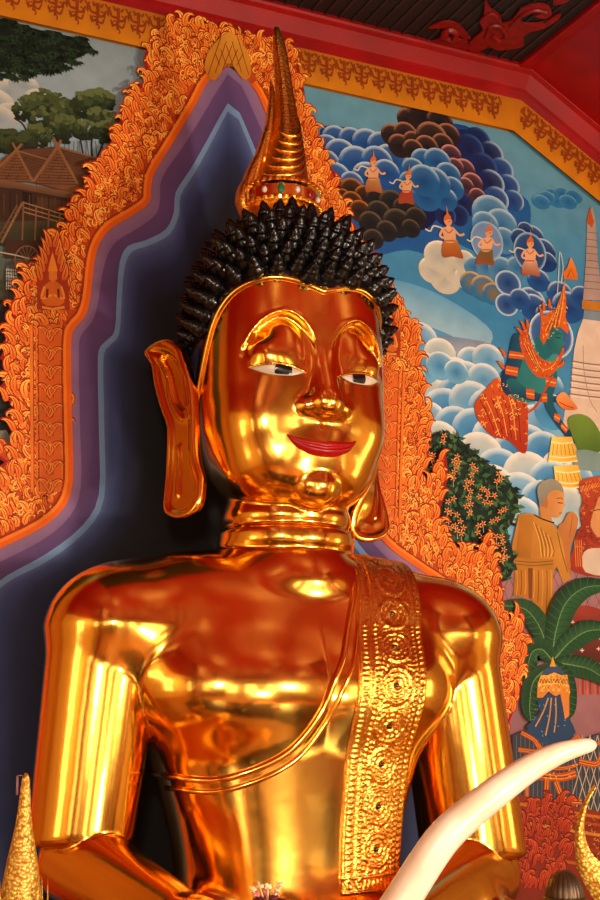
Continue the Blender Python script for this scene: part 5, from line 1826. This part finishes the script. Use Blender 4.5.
def fill(poly_, side, inner, step=0.030):
    Pn = np.asarray(poly_)
    x0, z0 = Pn.min(0); x1, z1 = Pn.max(0)
    x0, x1, z0 = max(x0, -1.4), min(x1, 2.3), max(z0, 0.7)
    ino = np.asarray(inner)
    z = z0
    rowi = 0
    rows_ = []
    while z < z1:
        x = x0 + (rowi % 2) * step / 2
        while x < x1:
            px_, pz_ = x + rg.uniform(-.3, .3) * step, z + rg.uniform(-.3, .3) * step
            if in_poly(poly_, px_, pz_):
                rows_.append((px_, pz_))
            x += step
        z += step * 0.8; rowi += 1
    rows_.sort(key=lambda p: -p[1])
    for k, (x, z) in enumerate(rows_):
        dd = np.hypot(ino[:, 0] - x, ino[:, 1] - z)
        j = int(np.argmin(dd))
        if dd[j] < 0.045: continue
        out_ = np.array([x, z]) - ino[j]; out_ /= np.linalg.norm(out_) + 1e-9
        dirv = out_ * 0.55 + np.array([0, 1.0])
        ang = math.atan2(dirv[1], dirv[0]) + rg.uniform(-.45, .45)
        cur_ = (1 if rg.random() < 0.5 else -1) * rg.uniform(1.4, 3.4)
        L = rg.uniform(0.050, 0.105)
        ob.off = obase + rg.random() * 0.003
        tone = rg.choice([('ea7c24', 'ffc45a'), ('f0862a', 'ffd068'), ('de6e1e', 'ffac42')])
        ob.leaf((x, z), ang, L, L * rg.uniform(0.10, 0.17), cur_, dark='ac3412', c0=tone[0], c1=tone[1], line='b03c14')


fill(pl2, -1, inner_l)
fill(pr2, 1, inner_r)


def hooks(poly_, n_):
    Pn = np.asarray(poly_)
    x0, z0 = np.maximum(Pn.min(0), (-1.2, 1.3)); x1, z1 = np.minimum(Pn.max(0), (2.3, 9))
    for _ in range(n_):
        x, z = rg.uniform(x0, x1), rg.uniform(z0, z1)
        if not all(in_poly(poly_, x + a_, z + b_) for a_, b_ in ((.04, 0), (-.04, 0), (0, .04), (0, -.04))): continue
        r = rg.uniform(0.010, 0.020); a0 = rg.uniform(0, 6.28); s_ = rg.choice([-1, 1])
        pts = [(x + r * (1 - 0.65 * t) * math.cos(a0 + s_ * 5.0 * t), z + r * (1 - 0.65 * t) * math.sin(a0 + s_ * 5.0 * t)) for t in np.linspace(0, 1, 11)]
        ob.off = obase + 0.0031 + rg.random() * 0.0004
        light = rg.random() < 0.6
        ob.stroke(pts, 1.5 if light else 1.1, 'ffc060' if light else '8e240c', px=False, taper=0.5)


hooks(pl2, 2600)
hooks(pr2, 2600)
# flame tips along the outer edge
for L, sg in ((wl, -1), (wr, 1)):
    Lp = np.array(L)
    for i in range(2, len(Lp) - 2):
        if Lp[i][1] < 0.7: continue
        nx = np.array([0.35 * sg, 1.0])
        ob.off = obase + 0.0035 + rg.random() * 0.001
        ob.leaf(Lp[i] - np.array([sg * 0.035, 0.055]), math.atan2(nx[1], nx[0]) + rg.uniform(-.2, .2), 0.085, 0.0125, sg * -1.3 * rg.choice([1, 1, -1]), dark='a8181a', c0='e06a1c', c1='ffb44a', line='a83a1a')
# columns of the arch: straight double lines with diamond scrolls between
for f in (lambda p: p, mir):
    for xx, w_ in ((31, 3.2), (36, 1.6), (61, 1.6), (65.5, 3.4)):
        ob.off = obase + 0.0054
        ob.stroke(f(Ws([(xx, 325), (xx + 0.8, 430), (xx + 1, 492)])), w_, 'e8842c', px=False)
        ob.stroke(f(Ws([(xx + 1.8, 325), (xx + 2.6, 430), (xx + 2.8, 492)])), 0.8, 'a8341a', px=False)
    ob.off = obase + 0.0050
    ob.poly(f(Ws([(38, 325), (60, 325), (61, 492), (39, 492)])), 'e0742a', px=False)
    for k in range(9):
        yc = 334 + k * 19
        for sx_ in (-1, 1):
            for dy_, an in ((0, 1.1), (6, 2.0)):
                p0 = f([W((49.5 + sx_ * 2, yc + 8 - dy_))])[0]
                ob.off = obase + 0.0058 + rg.random() * 0.0008
                ob.leaf(p0, PI / 2 + (1 if f is mir else -1) * sx_ * (0.55 if dy_ else -0.5), 0.065, 0.010, (1 if f is mir else -1) * sx_ * 1.6, dark='a43010', c0='d8641c', c1='ffac44', line='a8380f')
        ob.off = obase + 0.0069
        ob.stroke(f(Ws([(49.5, yc - 6), (55, yc), (49.5, yc + 7), (44, yc), (49.5, yc - 6)])), 0.9, 'f0a050', px=False)
    # pairs of smooth orange lines that follow the inner edge
ob.off = obase + 0.0062
for d_, w_, c_ in ((0.012, 5.0, 'ec7418'), (0.030, 3.0, 'f89028'), (0.043, 1.3, 'b03c14')):
    for L, sg in ((inner_l, 1), (inner_r, -1)):
        T = np.gradient(L, axis=0); T /= np.linalg.norm(T, axis=1)[:, None]
        q = L + np.stack([T[:, 1], -T[:, 0]], 1) * d_ * sg
        ob.stroke([tuple(p) for p in q[2:]], w_, c_, px=False)
# praying figure at the head of each column
for f in (lambda p: p, mir):
    ob.off = obase + 0.0075
    ob.poly(f(Ws(M_(ch, [(150, 720), (170, 640), (212, 560), (250, 650), (275, 720), (285, 860), (150, 860)]))), 'b4481c', px=False)
    for sx_ in (-1, 1):
        for k in range(5):
            p0 = f([W(ch(212 + sx_ * (45 - k * 9), 740 - k * 34))])[0]
            ob.off = obase + 0.0078 + rg.random() * 0.001
            ob.leaf(p0, PI / 2 - sx_ * (0.25) * (1 if f is not mir else -1), 0.085, 0.013, 0.5, dark='98301a', c0='d2641e', c1='f4a448')
    ob.off = obase + 0.0092
    ob.poly(f(Ws(M_(ch, [(180, 760), (200, 745), (228, 745), (248, 760), (262, 830), (240, 845), (190, 845), (168, 830)]))), 'dd7a2c', px=False)
    ob.poly(f(Ws(M_(ch, [(198, 700), (230, 700), (232, 735), (214, 750), (198, 735)]))), 'e48a3c', px=False)
    ob.poly(f(Ws(M_(ch, [(194, 704), (200, 670), (213, 625), (226, 670), (234, 704)]))), 'ee9838', px=False)
    for sx_ in (-1, 1):
        ob.stroke(f(Ws(M_(ch, [(214 + sx_ * 34, 765), (214 + sx_ * 46, 815), (214 + sx_ * 4, 800)]))), 2.2, 'f0a04a', px=False, smooth=3)
        ob.stroke(f(Ws(M_(ch, [(214 + sx_ * 22, 775), (214 + sx_ * 24, 812)]))), 2.4, '8e2814', px=False)
    ob.stroke(f(Ws(M_(ch, [(170, 850), (214, 858), (262, 850)]))), 2.4, 'f0a04a', px=False)
# golden lattice at the point of the arch
ob.off = obase + 0.0105
ob.poly(M_(q_ := (lambda x, y: (80 + x * 0.4, y * 0.4)), [(310, 175), (318, 135), (340, 105), (372, 82), (400, 105), (420, 140), (425, 190), (405, 200), (370, 160), (335, 205)]), 'd08a28', smooth=3, grad=('e0a040', 0, 1))
for k in range(5):
    ob.stroke(M_(q_, [(318 + k * 18, 190 - k * 6), (350 + k * 14, 96 + k * 10)]), 0.9, '8e4a14')
    ob.stroke(M_(q_, [(420 - k * 18, 190 - k * 6), (392 - k * 14, 96 + k * 10)]), 0.9, '8e4a14')
ob.build('flame_band', ar, 'orange flame scrollwork band')

# ------------------------------------------------ frieze under the ceiling
Paint.top = Paint.most - 0.0001 if False else fr_top
fr = Paint()
zf0, zf1 = Z_FB, Z_FT + 0.01
fr.strip([(-2.6, zf1), (X_C, zf1)], [(-2.6, zf0), (X_C - 0.06, zf0)], 'c27a1e', 'd8901e')
dsl = (np.array([1, -SLOPE]) / math.hypot(1, SLOPE))
e0 = np.array([X_C, zf1]); e1 = e0 + dsl * 1.6
i0 = np.array([X_C - 0.06, zf0]); i1 = i0 + dsl * 1.6
fr.strip([tuple(e0), tuple(e1)], [tuple(i0), tuple(i1)], 'c27a1e', 'd8901e')
Hf = zf1 - zf0


def sprig(o, ux, uz):
    """one branching motif hanging from the top of the band at o; ux along, uz up"""
    def q(a, b): return tuple(np.array(o) + np.array(ux) * a * Hf + np.array(uz) * b * Hf)
    for pts, w_ in (([(0, -0.10), (0.02, -0.35), (0.0, -0.70)], 4.2), ([(0.02, -0.45), (0.16, -0.42), (0.22, -0.26)], 3.4), ([(0.0, -0.38), (-0.15, -0.36), (-0.20, -0.2)], 3.4), ([(0.01, -0.58), (0.13, -0.62), (0.18, -0.5)], 3.0), ([(0.0, -0.55), (-0.12, -0.6), (-0.17, -0.46)], 3.0), ([(0.08, -0.2), (0.15, -0.1)], 3.2), ([(-0.06, -0.2), (-0.12, -0.08)], 3.2), ([(-0.2, -0.12), (-0.26, -0.3), (-0.22, -0.4)], 2.0), ([(0.2, -0.08), (0.27, -0.2), (0.3, -0.34)], 2.0), ([(0.0, -0.62), (0.07, -0.74), (0.03, -0.8)], 1.8), ([(0.0, -0.5), (-0.1, -0.48), (-0.13, -0.66)], 1.8), ([(0.1, -0.3), (0.2, -0.38), (0.17, -0.56)], 1.8)):
        fr.stroke([q(*p) for p in pts], w_, 'a04a18', px=False, smooth=3, taper=0.45, lift=0.00002)


x = -1.55
while x < X_C - 0.10:
    sprig((x, zf1), (1, 0), (0, 1)); x += Hf * 0.52
s_ = 0.08
while s_ < 1.3:
    sprig(tuple(e0 + dsl * s_), tuple(dsl), (-dsl[1], dsl[0])); s_ += Hf * 0.52
fro = fr.build('trim_4', None)
fro['kind'] = 'structure'
fro['label'] = 'golden yellow painted frieze with red sprigs'
# ================================================================== offerings in front
IVORY = simple_mat('ivory', (0.92, 0.83, 0.74), (0.87, 0.74, 0.62), rough=0.34, scale=7, bump=0.05, bump_scale=10)
GOLD_MOSAIC, nt_, b_ = new_mat('gold_foil_relief')
vo = nt_.nodes.new('ShaderNodeTexVoronoi'); vo.inputs['Scale'].default_value = 105
tc_ = nt_.nodes.new('ShaderNodeTexCoord'); nt_.links.new(tc_.outputs['Object'], vo.inputs['Vector'])
rp = nt_.nodes.new('ShaderNodeMapRange'); rp.inputs['From Max'].default_value = 0.7
nt_.links.new(vo.outputs['Distance'], rp.inputs['Value'])
mx_ = nt_.nodes.new('ShaderNodeMix'); mx_.data_type = 'RGBA'
mx_.inputs['A'].default_value = (*srgb((0.97, 0.80, 0.36)), 1); mx_.inputs['B'].default_value = (*srgb((0.66, 0.43, 0.10)), 1)
nt_.links.new(rp.outputs['Result'], mx_.inputs['Factor']); nt_.links.new(mx_.outputs['Result'], b_.inputs['Base Color'])
bp_ = nt_.nodes.new('ShaderNodeBump'); bp_.inputs['Strength'].default_value = 0.7; bp_.inputs['Distance'].default_value = 0.004
bp_.invert = True
nt_.links.new(vo.outputs['Distance'], bp_.inputs['Height']); nt_.links.new(bp_.outputs['Normal'], b_.inputs['Normal'])
b_.inputs['Metallic'].default_value = 0.5; b_.inputs['Roughness'].default_value = 0.38
TABLE_Z = 0.76

# elephant tusk
cl_ = [(352, 1018, 34), (364, 980, 36), (385, 928, 37), (402, 900, 36.5), (440, 842, 35), (470, 813, 33), (500, 789, 30), (530, 768, 26), (556, 754.5, 22), (578, 747.5, 17), (588, 745.5, 14), (592.5, 745, 9), (594.5, 744.8, 3)]
sp_ = spline(cl_, 5)
n_ = len(sp_)
dep = np.linspace(3.28, 3.62, n_)
P_ = np.array([at_depth(p[0], p[1], d_) for p, d_ in zip(sp_, dep)])
R_ = [max(0.001, p[2] * d_ / FOC / 2) for p, d_ in zip(sp_, dep)]
tk = empty('elephant_tusk', (P_[0][0], P_[0][1], TABLE_Z), 'curved cream elephant tusk on a dark wooden stand before the statue', 'tusk')
MB().tube(P_, R_, 20).build('tusk', IVORY, tk, smooth=True)
b0 = P_[0]
hz = float(b0[2]) - TABLE_Z
MB().lathe((b0[0], b0[1], TABLE_Z), [(0.12, 0), (0.125, 0.015), (0.10, 0.03), (0.075, 0.05), (0.072, max(0.06, hz + 0.05)), (0.080, max(0.07, hz + 0.06)), (0.080, max(0.085, hz + 0.075)), (0.055, max(0.09, hz + 0.08))], 28).build('stand', WOOD, tk, smooth=True, autosmooth=40)

# pointed gold-foil offering cone at the left
c_ = at_depth(20.5, 900, 3.2)
ox, oy = float(c_[0]), float(c_[1])
k_ = 3.2 / FOC
zt_ = float(at_depth(22, 774, 3.2)[2]); z9 = float(c_[2])
ph_ = empty('offering_cone', (ox, oy, TABLE_Z), 'tall pointed golden foil offering cone at the left edge', 'offering')
pr_ = [(0.0, zt_ - z9), (0.004, zt_ - z9 - 0.002), (0.0095, zt_ - z9 - 0.012)]
for y_, wd in ((793, 10.5), (810, 13), (827, 17), (843, 23), (860, 30), (880, 36), (900, 42), (925, 50), (950, 55)):
    pr_.append((wd * k_ / 2 * 1.0, float(at_depth(22, y_, 3.2)[2]) - z9))
pr_ = pr_[::-1]
zb_ = TABLE_Z - z9
pr_ = [(0.045, zb_ + 0.10), (0.060, zb_ + 0.13)] + [p for p in pr_ if p[1] > zb_ + 0.15]
MB().lathe((ox, oy, z9), pr_, 32).build('cone', GOLD_MOSAIC, ph_, smooth=True)
MB().lathe((ox, oy, TABLE_Z), [(0.07, 0), (0.075, 0.01), (0.035, 0.03), (0.028, 0.06), (0.06, 0.09), (0.082, 0.115), (0.08, 0.12), (0.03, 0.115)], 32).build('pedestal_bowl', GOLD_CARVED, ph_, smooth=True, autosmooth=40)
for k in range(8):
    a = math.radians(-18 + 45 * k)
    r0 = 0.066
    pts = [(ox + (r0 + 0.004 * math.sin(PI * t)) * math.cos(a), oy + (r0 + 0.004 * math.sin(PI * t)) * math.sin(a), TABLE_Z + 0.11 + t * (z9 + 0.052 - TABLE_Z - 0.11)) for t in np.linspace(0, 1, 9)]
    MB().tube(pts, [0.022 * (1 - t ** 1.6) + 0.0008 for t in np.linspace(0, 1, 9)], 8, flat=0.35, upv=(math.cos(a), math.sin(a), 0)).build('petal', GOLD_MOSAIC, ph_, smooth=True)
RIB = simple_mat('faded_pink_ribbon', (0.52, 0.33, 0.34), (0.45, 0.28, 0.30), rough=0.6, scale=30)
q0 = at_depth(17.5, 776, 3.2); q1 = at_depth(17, 795, 3.2)
MB().tube([at_depth(22, 775.5, 3.2), at_depth(18.5, 775.5, 3.2), q0, (q0 + q1) / 2, q1], [0.004] * 5, 6, flat=0.3).build('ribbon', RIB, ph_, smooth=True)['label'] = 'faded pink ribbon at the tip'

# golden crescent at the right
D_C = 3.45
lft = [(594.9, 785.5), (587, 796), (580.7, 810), (576, 827), (575, 847), (577.6, 866), (584, 883), (596, 902), (614, 918), (640, 926)]
rgt = [(595.6, 786), (588.5, 802), (584.8, 818), (584.2, 830), (587, 844), (593, 855), (601, 862), (613, 869), (626, 872), (640, 873)]
L_ = spline(lft, 4); Rr = spline(rgt, 4)
full_l = list(map(tuple, L_)) + [(1280 - x, y) for x, y in L_[::-1][1:]]
full_r = list(map(tuple, Rr)) + [(1280 - x, y) for x, y in Rr[::-1][1:]]
vs, fs = [], []
cc_ = at_depth(640, 900, D_C)
for a, b in zip(full_l, full_r):
    A3, B3 = at_depth(*a, D_C), at_depth(*b, D_C)
    # lay the crescent upright in its own plane
    mid_ = (A3 + B3) / 2
    wv = B3 - A3
    for t, th in ((0, 0.003), (0.25, 0.013), (0.6, 0.013), (1, 0.003)):
        p = A3 + wv * t
        vs.append(p - LOOK * th)
    for t, th in ((1, 0.003), (0.6, 0.013), (0.25, 0.013), (0, 0.003)):
        vs.append(A3 + wv * t + LOOK * th)
m_ = len(full_l)
for i in range(m_ - 1):
    for k in range(8):
        k2 = (k + 1) % 8
        fs.append((i * 8 + k, i * 8 + k2, (i + 1) * 8 + k2, (i + 1) * 8 + k))
fs += [tuple(reversed(range(8))), tuple((m_ - 1) * 8 + k for k in range(8))]
cr = empty('crescent_ornament', (float(cc_[0]), float(cc_[1]), TABLE_Z), 'golden crescent-shaped ornament with curved horn tip at the right edge', 'ornament')
MB().add(vs, fs).build('crescent', GOLD_MOSAIC, cr, smooth=True, autosmooth=50)
zc0 = float(at_depth(640, 915, D_C)[2])
MB().lathe((cc_[0], cc_[1], TABLE_Z), [(0.09, 0), (0.09, 0.015), (0.05, 0.03), (0.022, 0.06), (0.018, zc0 - TABLE_Z - 0.03), (0.03, zc0 - TABLE_Z)], 24).build('stand', GOLD_CARVED, cr, smooth=True, autosmooth=40)

# ribbed brown dome behind the crescent
BROWN = simple_mat('dark_bronze', (0.36, 0.25, 0.13), (0.24, 0.16, 0.09), rough=0.42, metal=0.5, scale=14)
c_ = at_depth(565, 899, 3.95)
dx_, dy_, dz_ = map(float, c_)
dm = empty('incense_burner', (dx_, dy_, TABLE_Z), 'dark bronze incense burner with a ribbed dome lid, beside the golden crescent', 'burner')
vs, fs = [], []
seg, rings = 60, 12
rd = 0.058
for i in range(rings + 1):
    ph = PI / 2 * i / rings
    for k in range(seg):
        a = 2 * PI * k / seg
        r = rd * math.cos(ph) * (1 + 0.05 * math.cos(20 * a)) + 0.001
        vs.append((dx_ + r * math.cos(a), dy_ + r * math.sin(a), dz_ - 0.0 + rd * 1.5 * math.sin(ph)))
for i in range(rings):
    for k in range(seg):
        k2 = (k + 1) % seg
        fs.append((i * seg + k, i * seg + k2, (i + 1) * seg + k2, (i + 1) * seg + k))
fs.append(tuple(reversed(range(seg))))
lid_ = MB().add(vs, fs)
lid_.tube([(dx_ + 0.062 * math.cos(2 * PI * k / 40), dy_ + 0.062 * math.sin(2 * PI * k / 40), dz_) for k in range(41)], 0.006, 8)
lid_.build('lid', BROWN, dm, smooth=True)
hh_ = dz_ - TABLE_Z
MB().lathe((dx_, dy_, TABLE_Z), [(0.07, 0), (0.07, 0.015), (0.03, 0.04), (0.026, hh_ * 0.45), (0.05, hh_ * 0.7), (0.062, hh_ * 0.95), (0.058, hh_)], 32).build('bowl', BROWN, dm, smooth=True, autosmooth=40)

# small bunch of flowers at the lower edge
c_ = at_depth(268, 899, 3.3)
fx_, fy_, fz_ = map(float, c_)
fv = empty('flower_vase', (fx_, fy_, TABLE_Z), 'small vase of dark red and cream flowers at the lower edge', 'vase')
MB().lathe((fx_, fy_, TABLE_Z), [(0.035, 0), (0.05, 0.02), (0.055, 0.08), (0.03, 0.17), (0.038, fz_ - TABLE_Z - 0.04), (0.030, fz_ - TABLE_Z - 0.045)], 24).build('vase', GOLD_CARVED, fv, smooth=True)
PET_R = simple_mat('dark_red_petal', (0.42, 0.03, 0.06), (0.32, 0.02, 0.05), rough=0.5, scale=40)
PET_C = simple_mat('cream_petal', (0.96, 0.86, 0.66), (0.92, 0.74, 0.52), rough=0.5, scale=40)
PET_P = simple_mat('pink_petal', (0.90, 0.52, 0.50), (0.84, 0.42, 0.42), rough=0.5, scale=40)
rgf = random.Random(4)
fm_, fc_ = MB(), []
for k in range(34):
    a, q = rgf.uniform(0, 2 * PI), rgf.random() ** 0.5
    p = np.array((fx_ + 0.036 * q * math.cos(a), fy_ + 0.036 * q * math.sin(a), fz_ - 0.002 - 0.016 * q))
    tp = p + np.array((0.014 * math.cos(a), 0.014 * math.sin(a), 0.016))
    fm_.tube([p - (0, 0, 0.02), p, (p + tp) / 2 + (0, 0, 0.003), tp], [0.003, 0.008, 0.009, 0.002], 6, flat=0.4)
fm_.build('petals', PET_R, fv, smooth=True)
for dxp, dyp, mat_ in ((-13, -5, PET_C), (-7, -9, PET_C), (0, -8, PET_C), (10, -10, PET_C), (8, -4, PET_C), (-2, -3, PET_P), (6, 1, PET_P), (-10, 0, PET_P)):
    p0 = at_depth(268 + dxp * 0.6, 900, 3.3); p1 = at_depth(268 + dxp * 1.15, 895 + dyp, 3.3 + rgf.uniform(-.02, .02))
    mb_ = MB()
    mb_.tube([p0 - np.array((0, 0, 0.02)), p0, p1], 0.0018, 6)
    for k in range(9):
        a = 2 * PI * k / 9 + rgf.random()
        e_ = p1 + np.array((0.010 * math.cos(a), 0.010 * math.sin(a), rgf.uniform(-0.004, 0.011)))
        mb_.tube([p1 - np.array((0, 0, 0.004)), (p1 + e_) / 2, e_], [0.002, 0.0042, 0.0015], 6)
    mb_.build('flower', mat_, fv, smooth=True)['label'] = 'cream flower' if mat_ is PET_C else 'pink flower'
